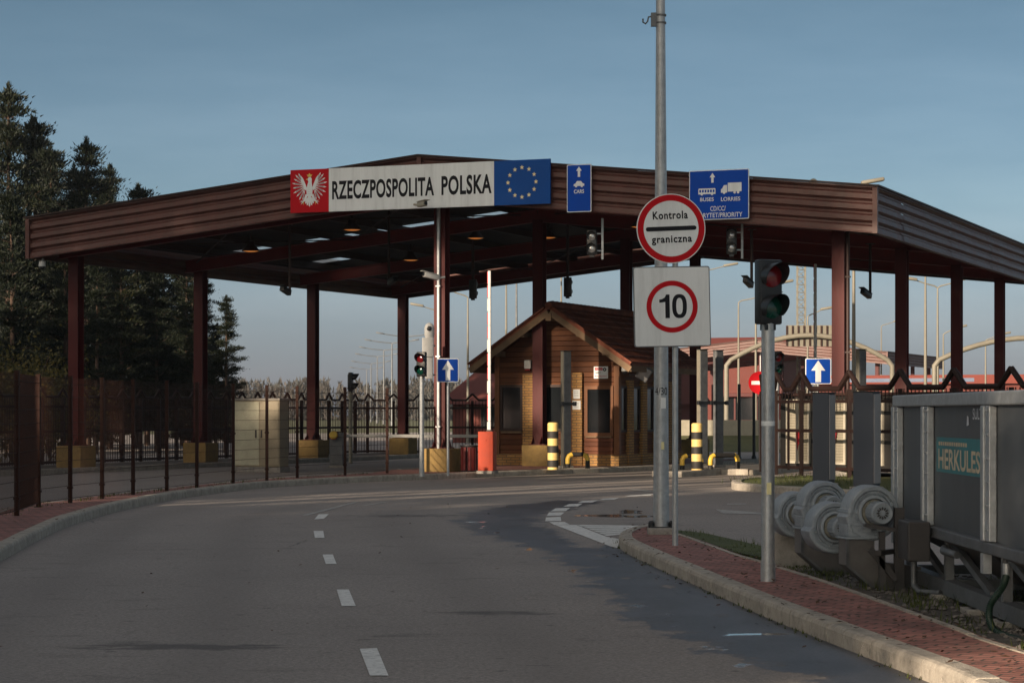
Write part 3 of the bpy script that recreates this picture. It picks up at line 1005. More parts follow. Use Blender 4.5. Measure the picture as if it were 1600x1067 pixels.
def make_canopy(loc, label, fascia_mat, cols=True, group=None):
    t = thing('border_canopy', label, 'canopy', loc, TH, group)
    lo, ro, pf = (-HW, 0), (HW, 0), (0, 0)
    for (p, q, o_) in (((-HW, 0), (0, 0), (0, -1, 0)), ((0, 0), (HW, 0), (0, -1, 0)), ((HW, 0), (HW, LEN), (1, 0, 0)), ((-HW, LEN), (-HW, 0), (-1, 0, 0)), ((0, LEN), (-HW, LEN), (0, 1, 0)), ((HW, LEN), (0, LEN), (0, 1, 0))):
        b = MB()
        fascia_strip(b, (p[0], p[1], top_z(p[0])), (q[0], q[1], top_z(q[0])), o_)
        b.build('fascia', fascia_mat, t)
    b = MB()
    for (a, y, sx, sy) in ((-HW, 0, -1, -1), (HW, 0, 1, -1), (0, 0, 0, -1), (-HW, LEN, -1, 1), (HW, LEN, 1, 1)):
        b.bb(a - 0.055, a + 0.055, y - 0.055, y + 0.055, top_z(a) - FD - 0.004, top_z(a) - 0.002)
    b.build('corner_trim', fascia_mat, t)
    b = MB()
    for y in (-0.04, LEN + 0.04):
        for s in (-1, 1):
            b.bar((0, y, PEAK + 0.02), (s * (HW + 0.06), y, EAVE + 0.02), 0.14, 0.035)
    for s in (-1, 1):
        b.bar((s * (HW + 0.03), -0.1, EAVE + 0.022), (s * (HW + 0.03), LEN + 0.1, EAVE + 0.022), 0.14, 0.035)
    b.build('coping', DARKSTEEL, t)
    # roof deck in bays, translucent sheets let into it
    deck, sky_b, sky_parts = MB(), MB(), []
    bays_y = [0.1 + k * (LEN - 0.2) / 9 for k in range(10)]
    lights = {(-1, 3), (1, 3), (-1, 5)}
    for s in (-1, 1):
        for k in range(9):
            ya, yb = bays_y[k], bays_y[k + 1]
            cells = [(0.0, 10.9)]
            if (s, k) in lights:
                cells = []
                for a0, a1, lit in ((0, 1.1, 0), (1.1, 2.5, 1), (2.5, 3.3, 0), (3.3, 5.2, 1), (5.2, 6.0, 0), (6.0, 7.6, 1), (7.6, 8.3, 0), (8.3, 9.8, 1), (9.8, 10.9, 0)):
                    if lit:
                        ys_ = ya + 1.0
                        ym = ya + 1.75
                        if k == 5 and a0 < 8:
                            ym = ys_ = ya + 0.5
                        for tgt, q0, q1 in ((deck, ya, ys_), (sky_b, ys_ + 0.01, ym - 0.01), (deck, ym, yb)):
                            if tgt is sky_b and q1 <= q0:
                                continue
                            if tgt is sky_b:
                                tgt = MB()
                                sky_parts.append(tgt)
                            zz = lambda a: top_z(a) - 0.42
                            tgt.add([(s * a0, q0, zz(a0)), (s * a1, q0, zz(a1)), (s * a1, q1, zz(a1)), (s * a0, q1, zz(a0))], [(0, 1, 2, 3)])
                    else:
                        cells.append((a0, a1))
            for a0, a1 in cells:
                zz = lambda a: top_z(a) - 0.42
                deck.add([(s * a0, ya, zz(a0)), (s * a1, ya, zz(a1)), (s * a1, yb, zz(a1)), (s * a0, yb, zz(a0))], [(0, 1, 2, 3)])
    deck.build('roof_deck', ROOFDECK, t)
    for sb_ in sky_parts:
        sb_.build('skylight', SKYLIGHT, t)
    # frames
    ys = (1.2, 7.7, 14.8, 21.6)
    for y in ys:
        for s in (-1, 1):
            b = MB()
            p0 = Vector((0, y, top_z(0) - 0.80)); p1 = Vector((s * 10.85, y, top_z(10.85) - 0.80))
            for dz, w, h in ((0.16, 0.16, 0.025), (0.0, 0.02, 0.30), (-0.16, 0.16, 0.025)):
                b.bar(p0 + Vector((0, 0, dz)), p1 + Vector((0, 0, dz)), w, h)
            b.build('rafter', RAFTER_LIT, t)
    b = MB()
    for s in (-1, 1):
        for a in (0.8, 2.6, 4.4, 6.2, 8.0, 9.8):
            z = top_z(a) - 0.53
            b = MB()
            b.bar((s * a, 0.12, z), (s * a, LEN - 0.12, z), 0.08, 0.19)
            b.build('purlin', DARKSTEEL, t)
    b = MB()
    for s in (-1, 1):
        for ya, yb in ((1.2, 7.7), (14.8, 21.6)):
            for a0, a1 in ((0.5, 5.5), (5.5, 0.5), (5.5, 10.5), (10.5, 5.5)):
                b = MB()
                b.tube([(s * a0, ya, top_z(a0) - 0.72), (s * a1, yb, top_z(a1) - 0.72)], 0.018, 6)
                b.build('wind_brace', DARKSTEEL, t)
    if cols:
        for row, xs in (('l', -10.6), ('m', 0.05), ('r', 9.9)):
            for i, y in enumerate(ys):
                if row == 'l':
                    y += 0.4
                h = 0.15 if row == 'm' else 0.125
                b = MB()
                zt = top_z(xs) - 0.92
                zb = 0.72 if row != 'r' else 0.3
                # I-section post
                wf = 0.29
                b.bb(xs - wf / 2, xs + wf / 2, y - 0.15, y - 0.132, zb, zt)
                b.bb(xs - wf / 2, xs + wf / 2, y + 0.132, y + 0.15, zb, zt)
                b.bb(xs - 0.008, xs + 0.008, y - 0.132, y + 0.132, zb, zt)
                co = b.build('column', MAROON, t)
                b = MB()
                b.bb(xs - 0.23, xs + 0.23, y - 0.23, y + 0.23, zb - 0.03, zb)
                for s in (-1, 1):
                    for s2 in (-1, 1):
                        b.prism([(0.0, 0.0), (0.17, 0.0), (0.0, 0.20)], -0.008, 0.008, Matrix.Translation((xs + s2 * 0.12, y + s * 0.15, zb)) @ Matrix.Rotation(R(90) * s, 4, 'Z') @ Matrix.Rotation(R(90), 4, 'X'))
                b.build('base_plate', MAROON, co)
                b = MB()
                if row != 'r':
                    b.bev(xs - 0.37, xs + 0.37, y - 0.37, y + 0.37, h - 0.03, zb - 0.03, 0.015)
                    b.build('plinth', OCHRE, co)
                else:
                    b.bev(xs - 0.3, xs + 0.3, y - 0.3, y + 0.3, 0.0, zb - 0.03, 0.015)
                    b.build('plinth', CONCRETE, co)
                if (row == 'm' and i == 0) or (row == 'r' and i == 0):
                    b = MB()
                    ox = xs + (0.0 if row == 'm' else 0.24)
                    b.tube([(ox, y - 0.20, 0.2), (ox, y - 0.20, zt - 0.1), (ox + 0.1, y - 0.1, zt + 0.25)], 0.045, 12)
                    for z in (1.2, 2.9, 4.6):
                        b.bb(ox - 0.06, ox + 0.06, y - 0.25, y - 0.15, z, z + 0.03)
                    b.build('downpipe', GALV if row == 'm' else DARKSTEEL, t, smooth=40)
    return t

canopy = make_canopy(M0, 'big brown canopy over the border lanes carrying the red, white and blue signs', FASCIA)

# lamps under the roof
LAMPS = [(-3.4, 3.3), (-2.2, 8.6), (-0.9, 10.8), (-7.0, 4.5), (4.0, 4.5), (2.6, 11.0), (-5.5, 11.5)]
LTXT = ['orange glowing ceiling lamp left of the front column under the canopy', 'orange glowing ceiling lamp just left of the front column, deeper under the canopy',
        'orange glowing ceiling lamp between the front column and the column before the kiosk', 'ceiling lamp under the left front edge of the canopy',
        'ceiling lamp under the canopy behind the small cars sign', 'ceiling lamp under the canopy above the kiosk roof', 'ceiling lamp under the left half of the canopy roof, farthest from the signs']
for (a, b_), tx in zip(LAMPS, LTXT):
    z = top_z(a) - 1.0
    t = thing('ceiling_lamp', tx, 'lamp', cf(a, b_, z), TH, 'lamps under the canopy roof')
    m = MB()
    m.lathe([(0.03, 0.42), (0.03, 0.22), (0.10, 0.20), (0.11, 0.10), (0.24, -0.04), (0.25, -0.06), (0.235, -0.06), (0.10, 0.08)], n=20, cap=False)
    m.build('shade', DARKSTEEL, t, smooth=40)
    m = MB()
    m.lathe([(0.22, -0.05), (0.12, -0.075), (0.01, -0.085)], n=16, cap=False)
    m.build('diffuser', LAMPGLOW, t, smooth=60)

# ------------------------------------------------------------------ the signs on the fascia
def eagle(mb_w, mb_g, mb_l, M):
    """crowned eagle spread on its field, half height 0.5"""
    def fan(sx):
        # wing: an arched shoulder with feathers fanning from it
        sh = [(0.07, 0.06), (0.105, 0.15), (0.17, 0.29), (0.235, 0.36), (0.225, 0.27), (0.185, 0.15), (0.15, 0.04), (0.10, 0.0)]
        mb_w.poly([(sx * x, y) for x, y in (sh if sx > 0 else reversed(sh))], 0.004, M)
        n = 9
        for k in range(n):
            t = k / (n - 1)
            a = R(64 - 142 * t)
            bx, by = 0.19 - 0.06 * t, 0.21 - 0.22 * t
            L = 0.225 + 0.06 * math.sin(t * math.pi) + (0.02 if k % 2 else 0)
            ca, sa = math.cos(a), math.sin(a)
            w = 0.0165
            pts = [(bx - sa * w * .6, by + ca * w * .6), (bx + sa * w * .6, by - ca * w * .6), (bx + ca * L * .8 + sa * w, by + sa * L * .8 - ca * w), (bx + ca * L, by + sa * L), (bx + ca * L * .8 - sa * w, by + sa * L * .8 + ca * w)]
            mb_w.poly([(sx * x, y) for x, y in (pts if sx > 0 else reversed(pts))], 0.003 + 0.0002 * k, M)
            l0, l1 = 0.25, 0.72
            pts = [(bx + ca * L * l0 - sa * .007, by + sa * L * l0 + ca * .007), (bx + ca * L * l0 + sa * .007, by + sa * L * l0 - ca * .007), (bx + ca * L * l1 + sa * .009, by + sa * L * l1 - ca * .009), (bx + ca * L * l1 - sa * .009, by + sa * L * l1 + ca * .009)]
            mb_l.poly([(sx * x, y) for x, y in (pts if sx > 0 else reversed(pts))], 0.0062, M)
    for sx in (-1, 1):
        fan(sx)
        # leg and talon
        pts = [(0.03, -0.10), (0.10, -0.08), (0.15, -0.21), (0.19, -0.255), (0.17, -0.275), (0.11, -0.23)]
        mb_w.poly([(sx * x, y) for x, y in (reversed(pts) if sx > 0 else pts)], 0.0055, M)
        for ang, L in ((35, .09), (5, .10), (-40, .09), (-100, .07)):
            ca, sa = math.cos(R(ang)), math.sin(R(ang))
            bx, by = 0.165, -0.262
            pts = [(bx - sa * .014, by + ca * .014), (bx + sa * .014, by - ca * .014), (bx + ca * L, by + sa * L - 0.01)]
            mb_g.poly([(sx * x, y) for x, y in (pts if sx > 0 else reversed(pts))], 0.0058, M) if ang == -100 else mb_w.poly([(sx * x, y) for x, y in (pts if sx > 0 else reversed(pts))], 0.0057, M)
    body = [(0.0, -0.20), (0.07, -0.10), (0.085, 0.02), (0.065, 0.13), (0.055, 0.20), (0.06, 0.27), (0.03, 0.31), (-0.02, 0.305), (-0.045, 0.275), (-0.085, 0.262), (-0.045, 0.245), (-0.03, 0.20), (-0.055, 0.13), (-0.085, 0.02), (-0.07, -0.10)]
    mb_w.poly(body, 0.0065, M)
    # beak and crown
    mb_g.poly([(-0.045, 0.278), (-0.092, 0.262), (-0.085, 0.245), (-0.045, 0.250)], 0.0072, M)
    mb_g.poly([(-0.04, 0.315), (0.045, 0.315), (0.075, 0.375), (0.035, 0.36), (0.0, 0.405), (-0.035, 0.36), (-0.072, 0.375)], 0.0072, M)
    # tail
    for k in range(7):
        a = R(-90 + (k - 3) * 17)
        ca, sa = math.cos(a), math.sin(a)
        L = 0.24 - abs(k - 3) * 0.02
        bx, by = 0.0, -0.14
        w = 0.022
        mb_w.poly([(bx - sa * w * .5, by + ca * w * .5), (bx + sa * w * .5, by - ca * w * .5), (bx + ca * L * .85 + sa * w, by + sa * L * .85 - ca * w), (bx + ca * L, by + sa * L), (bx + ca * L * .85 - sa * w, by + sa * L * .85 + ca * w)], 0.0048 + 0.0001 * k, M)
    for y in (-0.07, -0.02, 0.03, 0.08, 0.13):
        for x in (-0.035, 0.0, 0.035):
            mb_l.poly([(x - .012, y), (x, y - .014), (x + .012, y), (x, y - .007)], 0.0074, M)

SZ0, SZ1 = 6.40, 7.44
SA0, SA1, SA2, SA3 = -3.37, -2.33, 1.985, 3.395
root = thing('country_sign', 'long white and red and blue board reading RZECZPOSPOLITA POLSKA on the canopy front', 'sign', cf((SA0 + SA3) / 2, -0.16, (SZ0 + SZ1) / 2), TH)
mid = (SA0 + SA3) / 2
Bm = Matrix.Rotation(R(90), 4, 'X')
hh = (SZ1 - SZ0) / 2
def board(name, a0, a1, mat):
    b = MB()
    b.prism([(a0 - mid, -hh), (a1 - mid, -hh), (a1 - mid, hh), (a0 - mid, hh)], -0.05, 0.0, Bm)
    return b.build(name, mat, root)
red = board('red_field', SA0, SA1 - 0.002, SIGNRED)
wht = board('white_field', SA1, SA2 - 0.002, SIGNWHITE)
blu = board('blue_field', SA2, SA3, EUBLUE)
w_, g_, l_ = MB(), MB(), MB()
eagle(w_, g_, l_, Bm @ Matrix.Translation(((SA0 + SA1) / 2 - mid, 0.01, 0)) @ Matrix.Scale(1.04, 4))
w_.build('eagle_emblem', SIGNWHITE, red)
g_.build('eagle_crown', GOLD, red)
l_.build('eagle_feather_line', FEATHER, red)
b = MB()
text_into(b, 'RZECZPOSPOLITA', SA1 - mid + 0.09, SA1 - mid + 2.78, -0.235, 0.215, 0.003, Bm, 0.030, 1.06)
text_into(b, 'POLSKA', SA1 - mid + 2.97, SA2 - mid - 0.06, -0.235, 0.225, 0.003, Bm, 0.030, 1.08)
b.build('lettering', SIGNBLACK, wht)
b = MB()
for k in range(12):
    a = R(90 - 30 * k)
    cx, cy = (SA2 + SA3) / 2 - mid + 0.345 * math.cos(a) * 1.02, 0.345 * math.sin(a)
    b.poly([(cx + (0.058 if j % 2 == 0 else 0.024) * math.cos(R(90 + 36 * j)), cy + (0.058 if j % 2 == 0 else 0.024) * math.sin(R(90 + 36 * j))) for j in range(10)], 0.003, Bm)
b.build('star_circle', PALEGOLD, blu)
b = MB()
for a in (SA0 + 0.4, -0.8, 0.8, SA3 - 0.4):
    b.bb(a - mid - 0.03, a - mid + 0.03, 0.052, 0.14, -hh + 0.1, hh - 0.1)
b.build('bracket', DARKSTEEL, root)

def arrow_poly(w, h, stem, head, cx=0, cy=0):
    return [(cx - stem / 2, cy - h / 2), (cx + stem / 2, cy - h / 2), (cx + stem / 2, cy + h / 2 - head), (cx + w / 2, cy + h / 2 - head), (cx, cy + h / 2), (cx - w / 2, cy + h / 2 - head), (cx - stem / 2, cy + h / 2 - head)]

def blue_board(name, label, a, z0, z1, w, draw):
    t = thing(name, label, 'sign', cf(a, -0.14, (z0 + z1) / 2), TH)
    h = z1 - z0
    b = MB()
    b.prism(rrect(w, h, 0.03), -0.03, -0.002, Bm)
    b.build('rim', SIGNWHITE, t)
    b = MB()
    b.prism(rrect(w - 0.035, h - 0.035, 0.025), -0.0018, 0.002, Bm)
    b.build('field', SIGNBLUE, t)
    for nm_, fn_ in draw:
        b = MB()
        fn_(b)
        b.build(nm_, SIGNWHITE, t)
    b = MB()
    for s in (-1, 1):
        b.bb(s * w * 0.3 - 0.03, s * w * 0.3 + 0.03, 0.031, 0.12, -h / 2 + 0.1, h / 2 - 0.1)
    b.build('bracket', DARKSTEEL, t)
    return t
def disc_wheel(b, x, y, r):
    b.poly(circ(r, 14, x, y), 0.0065, Bm)
def car_shape(b):
    b.poly([(-0.13, 0.05), (0.13, 0.05), (0.13, 0.10), (0.09, 0.115), (0.05, 0.165), (-0.05, 0.165), (-0.085, 0.11), (-0.13, 0.095)], 0.006, Bm)
    disc_wheel(b, -0.07, 0.05, 0.03)
    disc_wheel(b, 0.07, 0.05, 0.03)
car_draw = [('arrow', lambda b: b.poly(arrow_poly(0.14, 0.24, 0.06, 0.10, 0, 0.38), 0.006, Bm)),
            ('car_pictogram', car_shape),
            ('lettering', lambda b: text_into(b, 'CARS', -0.125, 0.125, -0.12, -0.03, 0.006, Bm, 0.02))]
blue_board('lane_sign', 'narrow blue sign with a small car reading CARS on the canopy front', 4.1, 6.18, 7.28, 0.60, car_draw)
def bus_shape(b):
    bx = -0.28
    b.poly([(bx - 0.2, 0.02), (bx + 0.2, 0.02), (bx + 0.2, 0.06), (bx - 0.2, 0.06)], 0.006, Bm)
    b.poly([(bx - 0.2, 0.12), (bx + 0.2, 0.12), (bx + 0.2, 0.14), (bx + 0.18, 0.15), (bx - 0.18, 0.15), (bx - 0.2, 0.14)], 0.006, Bm)
    for k in range(7):
        x = bx - 0.2 + k * 0.0633
        b.poly([(x, 0.06), (x + 0.02, 0.06), (x + 0.02, 0.12), (x, 0.12)], 0.006, Bm)
    for x in (bx - 0.12, bx + 0.12):
        disc_wheel(b, x, 0.02, 0.028)
def lorry_shape(b):
    lx = 0.29
    b.poly([(lx - 0.08, 0.06), (lx + 0.24, 0.06), (lx + 0.24, 0.26), (lx - 0.08, 0.26)], 0.006, Bm)
    b.poly([(lx - 0.24, 0.04), (lx - 0.095, 0.04), (lx - 0.095, 0.21), (lx - 0.17, 0.21), (lx - 0.215, 0.13), (lx - 0.24, 0.12)], 0.006, Bm)
    for x in (lx - 0.165, lx + 0.08, lx + 0.16):
        disc_wheel(b, x, 0.04, 0.03)
bus_draw = [('arrow', lambda b: b.poly(arrow_poly(0.13, 0.22, 0.055, 0.10, -0.15, 0.385), 0.006, Bm)), ('bus_pictogram', bus_shape), ('lorry_pictogram', lorry_shape),
            ('lettering', lambda b: text_into(b, 'BUSES', -0.44, -0.12, -0.14, -0.055, 0.006, Bm, 0.015)), ('lettering', lambda b: text_into(b, 'LORRIES', 0.05, 0.50, -0.15, -0.06, 0.006, Bm, 0.015)),
            ('lettering', lambda b: text_into(b, 'CD/CC/', -0.20, 0.16, -0.365, -0.255, 0.006, Bm, 0.01)), ('lettering', lambda b: text_into(b, 'PRIORYTET/PRIORITY', -0.64, 0.55, -0.51, -0.405, 0.006, Bm, 0.01))]
blue_board('lane_sign', 'wide blue sign with a bus and a lorry reading BUSES LORRIES on the canopy front', 7.46, 5.90, 7.02, 1.40, bus_draw)

# ------------------------------------------------------------------ kiosk
kiosk = thing('control_kiosk', 'small log kiosk with a steep red tiled roof and yellow brick pillars under the canopy', 'kiosk', cf(0.46, 7.95, 0.13), TH)
KW, KD = 1.74, 5.5                      # half width and depth
K_AP, K_SL = 4.28, 0.675                # apex above the pavement and slope
def kz(x):
    return K_AP - 0.16 - abs(x) * K_SL
b = MB()
prof = [(-KW, 0.30), (KW, 0.30), (KW, kz(KW)), (0, kz(0)), (-KW, kz(KW))]
Kf = Matrix.Rotation(R(90), 4, 'X')
vs = [(x, 0, z) for x, z in prof] + [(x, KD, z) for x, z in prof]
b.add(vs, [(0, 1, 2, 3, 4), (9, 8, 7, 6, 5), (1, 6, 7, 2), (5, 0, 4, 9)])
b.build('wall', WOOD, kiosk)
b = MB()
b.bev(-KW - 0.05, KW + 0.05, -0.05, KD + 0.05, -0.02, 0.31, 0.012)
b.build('plinth', BRICKY, kiosk)
b = MB()
th_ = 0.09
for s in (-1, 1):
    x1_ = 2.30
    z0_, z1_ = K_AP, K_AP - x1_ * K_SL
    vs = [(0, -0.62, z0_), (s * x1_, -0.62, z1_), (s * x1_, KD + 0.5, z1_), (0, KD + 0.5, z0_)]
    vs += [(x, y, z - th_) for x, y, z in vs]
    b.add(vs, [(0, 1, 2, 3), (7, 6, 5, 4), (0, 4, 5, 1), (1, 5, 6, 2), (2, 6, 7, 3)] if s > 0 else [(3, 2, 1, 0), (4, 5, 6, 7), (1, 5, 4, 0), (2, 6, 5, 1), (3, 7, 6, 2)])
roof = b.build('roof', TILE, kiosk)
b = MB()
nc_, cw_ = 9, 2.30 / 9
ny_ = 132
for s in (-1, 1):
    for i in range(nc_):
        xa, xb_ = i * cw_, (i + 1) * cw_ + 0.012
        vs, fs = [], []
        for j in range(ny_ + 1):
            y = -0.62 + (KD + 1.12) * j / ny_
            wv_ = 0.022 * abs(math.sin(y * math.pi / 0.215))
            jit = 0.004 * math.sin(int(y / 0.215) * 12.9898 + i * 78.2)
            for x, up in ((xa, 0.004), (xb_, 0.040 + jit), (xb_, 0.012)):
                vs.append((s * x, y, K_AP - x * K_SL + up + wv_ + 0.004))
        for j in range(ny_):
            for m_ in range(2):
                f = (j * 3 + m_, j * 3 + m_ + 1, (j + 1) * 3 + m_ + 1, (j + 1) * 3 + m_)
                fs.append(f if s > 0 else tuple(reversed(f)))
        b.add(vs, fs)
b.build('tile_course', TILE, roof)
b = MB()
for k in range(22):
    y = -0.66 + k * 0.31
    b.tube([(0, y, K_AP + 0.01), (0, y + 0.33, K_AP + 0.03)], [0.10, 0.12], 10)
# tile edges down the verge
for s in (-1, 1):
    for k in range(11):
        x = s * (0.12 + k * 0.2)
        z = K_AP - abs(x) * K_SL
        b.bar((x, -0.64, z + 0.035), (x + s * 0.22, -0.64, z + 0.035 - 0.22 * K_SL), 0.07, 0.05)
b.build('ridge_tile', TILE, roof, smooth=50)
b = MB()
for s in (-1, 1):
    b.bar((s * 0.02, -0.60, K_AP - 0.18), (s * 2.30, -0.60, K_AP - 0.18 - 2.28 * K_SL), 0.045, 0.16)
    b.bar((s * 2.30, -0.58, K_AP - 2.30 * K_SL - 0.14), (s * 2.30, KD + 0.45, K_AP - 2.30 * K_SL - 0.14), 0.03, 0.16)
b.build('barge_board', PALEWOOD, kiosk)
b = MB()
for x in (-1.55, -0.8, 0.8, 1.55):
    z = K_AP - 0.16 - abs(x) * K_SL
    b = MB()
    b.bar((x, -0.57, z - 0.06), (x, 0.1, z - 0.06), 0.10, 0.14)
    b.build('purlin_end', PALEWOOD, kiosk)
b = MB()
b.bar((0, -0.66, K_AP - 0.30), (0, 0.1, K_AP - 0.30), 0.16, 0.2)
b.build('purlin_end', PALEWOOD, kiosk)
b = MB()
for s in (-1, 1):
    b.bar((s * 0.05, -0.30, K_AP - 0.13), (s * 2.26, -0.30, K_AP - 0.13 - 2.21 * K_SL), 0.55, 0.02)
b.build('soffit', FRAMEWOOD, kiosk)
# front openings
def kwin(x0, x1, z0, z1, frame_mat, fr=0.07, side=False, door=False):
    b = MB()
    M = Matrix.Identity(4) if not side else Matrix(((0, -1, 0, KW), (1, 0, 0, 0), (0, 0, 1, 0), (0, 0, 0, 1)))
    for (a0, a1, c0, c1) in ((x0, x1, z1 - fr, z1), (x0, x1, z0, z0 + fr), (x0, x0 + fr, z0 + fr, z1 - fr), (x1 - fr, x1, z0 + fr, z1 - fr)):
        b.bb(a0, a1, -0.05, 0.03, c0, c1, M)
    f = b.build('door' if door else 'window', frame_mat, kiosk)
    b = MB()
    b.bb(x0 + fr, x1 - fr, -0.018, -0.008, z0 + fr, z1 - fr, M)
    b.build('pane', GLASS, f)
    return f
kwin(-1.64, -0.98, 0.93, 2.18, DARKSTEEL)
kwin(-0.42, 0.22, 0.93, 2.18, DARKSTEEL)
kwin(0.80, 1.62, 0.80, 2.14, FRAMEWOOD, 0.09)
b = MB()
b.bev(0.84, 1.58, -0.09, 0.0, 0.755, 0.80, 0.006)
b.build('window_sill', PALEWOOD, kiosk)
b = MB()
b.bev(-1.6, -1.0, -0.08, 0.0, 0.87, 0.925, 0.006)
b.build('window_sill', PALEWOOD, kiosk)
b = MB()
for x0_, x1_, zt_ in ((-0.965, -0.66, 2.47), (0.46, 0.75, 2.50)):
    b = MB(); b.bev(x0_, x1_, -0.10, 0.0, 0.0, zt_, 0.008); b.build('brick_pillar', BRICKY, kiosk)
for y0_, y1_ in ((0.62, 1.02), (1.75, 2.15), (2.9, 3.3), (4.1, 4.5)):
    b = MB(); b.bev(KW, KW + 0.10, y0_, y1_, 0.0, 2.3, 0.008); b.build('brick_pillar', BRICKY, kiosk)
b = MB()
b.bev(1.64, 1.80, -0.06, 0.10, 0.30, 3.0, 0.01)
b.build('corner_post', FRAMEWOOD, kiosk)
b = MB()
b.bev(-1.80, -1.66, -0.06, 0.10, 0.30, 3.0, 0.01)
b.build('corner_post', FRAMEWOOD, kiosk)
b = MB()
b.bb(0.80, 1.62, -0.03, 0.0, 0.33, 0.75)
b.build('front_panel', WOODRED, kiosk)
for y0_ in (0.10, 1.06, 2.2, 3.35):
    kwin(y0_, y0_ + 0.5 if y0_ < 1 else y0_ + 0.66, 0.9, 2.14, DARKSTEEL, 0.06, side=True)

def on_kiosk(x, y, z):
    p = kiosk.matrix_basis if False else Matrix.Translation(kiosk.location) @ Matrix.Rotation(TH, 4, 'Z')
    return p @ Vector((x, y, z))

t = thing('warning_notice', 'small white notice with red and black writing screwed to the kiosk boards', 'notice', on_kiosk(1.26, -0.012, 2.50), TH)
b = MB(); b.prism(rrect(0.40, 0.32, 0.01), -0.004, 0.006, Bm); b.build('board', SIGNWHITE, t)
b = MB(); b.prism([(-0.17, 0.06), (0.05, 0.06), (0.05, 0.13), (-0.17, 0.13)], 0.006, 0.008, Bm); b.build('red_band', SIGNRED, t)
b = MB(); text_into(b, 'UWAGA', -0.155, 0.03, 0.075, 0.115, 0.010, Bm); b.build('header_lettering', SIGNWHITE, t)
b = MB(); text_into(b, 'OBIEKT', -0.17, 0.0, -0.035, 0.02, 0.009, Bm)
ring(b, 0.02, 0.05, 0.009, Bm @ Matrix.Translation((0.11, 0.08, 0)), 16); b.build('lettering', SIGNBLACK, t)
b = MB(); text_into(b, 'MONITOROWANY', -0.17, 0.17, -0.125, -0.075, 0.009, Bm); b.build('red_lettering', SIGNRED, t)
t = thing('paper_notice', 'white sheets of paper taped to the yellow brick pillar of the kiosk', 'notice', on_kiosk(0.605, -0.104, 1.75), TH)
b = MB(); b.prism([(-0.10, 0.05), (0.09, 0.05), (0.09, 0.30), (-0.10, 0.30)], 0.0, 0.003, Bm); b.prism([(-0.12, -0.24), (0.11, -0.24), (0.11, 0.0), (-0.12, 0.0)], 0.0, 0.003, Bm); b.build('sheet', SIGNWHITE, t)
b = MB()
for y in (0.24, 0.19, 0.13, -0.07, -0.11, -0.17):
    b.prism([(-0.07, y), (0.05, y), (0.05, y + 0.012), (-0.07, y + 0.012)], 0.003, 0.004, Bm)
b.build('print_line', FEATHER, t)
t = thing('alarm_box', 'white square alarm sounder high on the left of the kiosk front', 'alarm', on_kiosk(-0.82, -0.03, 2.72), TH)
b = MB(); b.bev(-0.10, 0.10, -0.09, 0.03, -0.11, 0.13, 0.03); b.build('housing', WHITE, t, smooth=40)
b = MB(); b.bev(-0.07, 0.07, -0.08, 0.02, -0.16, -0.11, 0.012); b.build('strobe', LENSRED, t)
t = thing('floodlight', 'square metal floodlight on an arm under the right eave of the kiosk', 'lamp', on_kiosk(1.75, 0.9, 2.45), TH)
b = MB(); b.tube([(0.0, 0, 0), (0.22, -0.05, 0.0), (0.30, -0.08, -0.06)], 0.02, 8); b.build('arm', GALV, t)
Mf = Matrix.Translation((0.46, -0.12, 0.03)) @ Matrix.Rotation(R(35), 4, 'Y') @ Matrix.Rotation(R(20), 4, 'Z')
b = MB(); b.bev(-0.17, 0.17, -0.1, 0.1, -0.19, 0.19, 0.02, Mf); b.build('housing', GALVDARK, t)
b = MB(); b.bb(-0.14, 0.14, -0.106, -0.101, -0.16, 0.16, Mf); b.build('lens', LENSGREY, t)

def dome_camera(name, label, p, rz=0, group='small surveillance cameras'):
    t = thing(name, label, 'camera', p, rz, group)
    b = MB(); b.tube([(0, 0.16, 0.1), (0, 0.04, 0.1), (0, 0, 0.05)], 0.025, 8); b.build('bracket', WHITE, t)
    b = MB(); b.lathe([(0.03, 0.06), (0.085, 0.04), (0.09, -0.09)], n=18); b.build('housing', WHITE, t, smooth=40)
    b = MB(); b.lathe([(0.082, -0.092), (0.07, -0.14), (0.035, -0.17), (0.004, -0.178)], n=18, cap=False); b.build('dome', BLACK, t, smooth=60)
    return t
dome_camera('security_camera', 'small white dome camera under the right front corner of the kiosk roof', on_kiosk(1.95, -0.05, 2.62), TH)

def bullet_camera(label, p, rz, tilt=-12, mat=WHITE, drop=None, L=0.34):
    t = thing('security_camera', label, 'camera', p, rz)
    Mx = Matrix.Rotation(R(tilt), 4, 'X')
    b = MB(); b.bev(-0.065, 0.065, -L, 0.04, -0.06, 0.06, 0.02, Mx); b.build('housing', mat, t, smooth=40)
    b = MB(); b.bev(-0.08, 0.08, -L - 0.08, 0.02, 0.062, 0.078, 0.005, Mx); b.build('sun_shield', mat, t)
    b = MB(); b.lathe([(0.045, 0), (0.045, 0.012)], Mx @ Matrix.Translation((0, -L - 0.008, 0)) @ Matrix.Rotation(R(90), 4, 'X'), 16); b.build('lens', BLACK, t, smooth=40)
    b = MB()
    if drop:
        b.tube([(0, 0.0, 0.0), (0.0, 0.05, 0.06), (0.0, 0.05, drop)], [0.03, 0.035, 0.035], 10)
        b.bb(-0.09, 0.09, -0.04, 0.14, drop - 0.02, drop)
    else:
        b.tube([(0, 0.0, 0.0), (0.0, 0.09, 0.0), (0, 0.22, 0.02)], 0.028, 10)
    b.build('mounting_pole' if drop else 'bracket', DARKSTEEL if drop else mat, t, smooth=40)
    return t

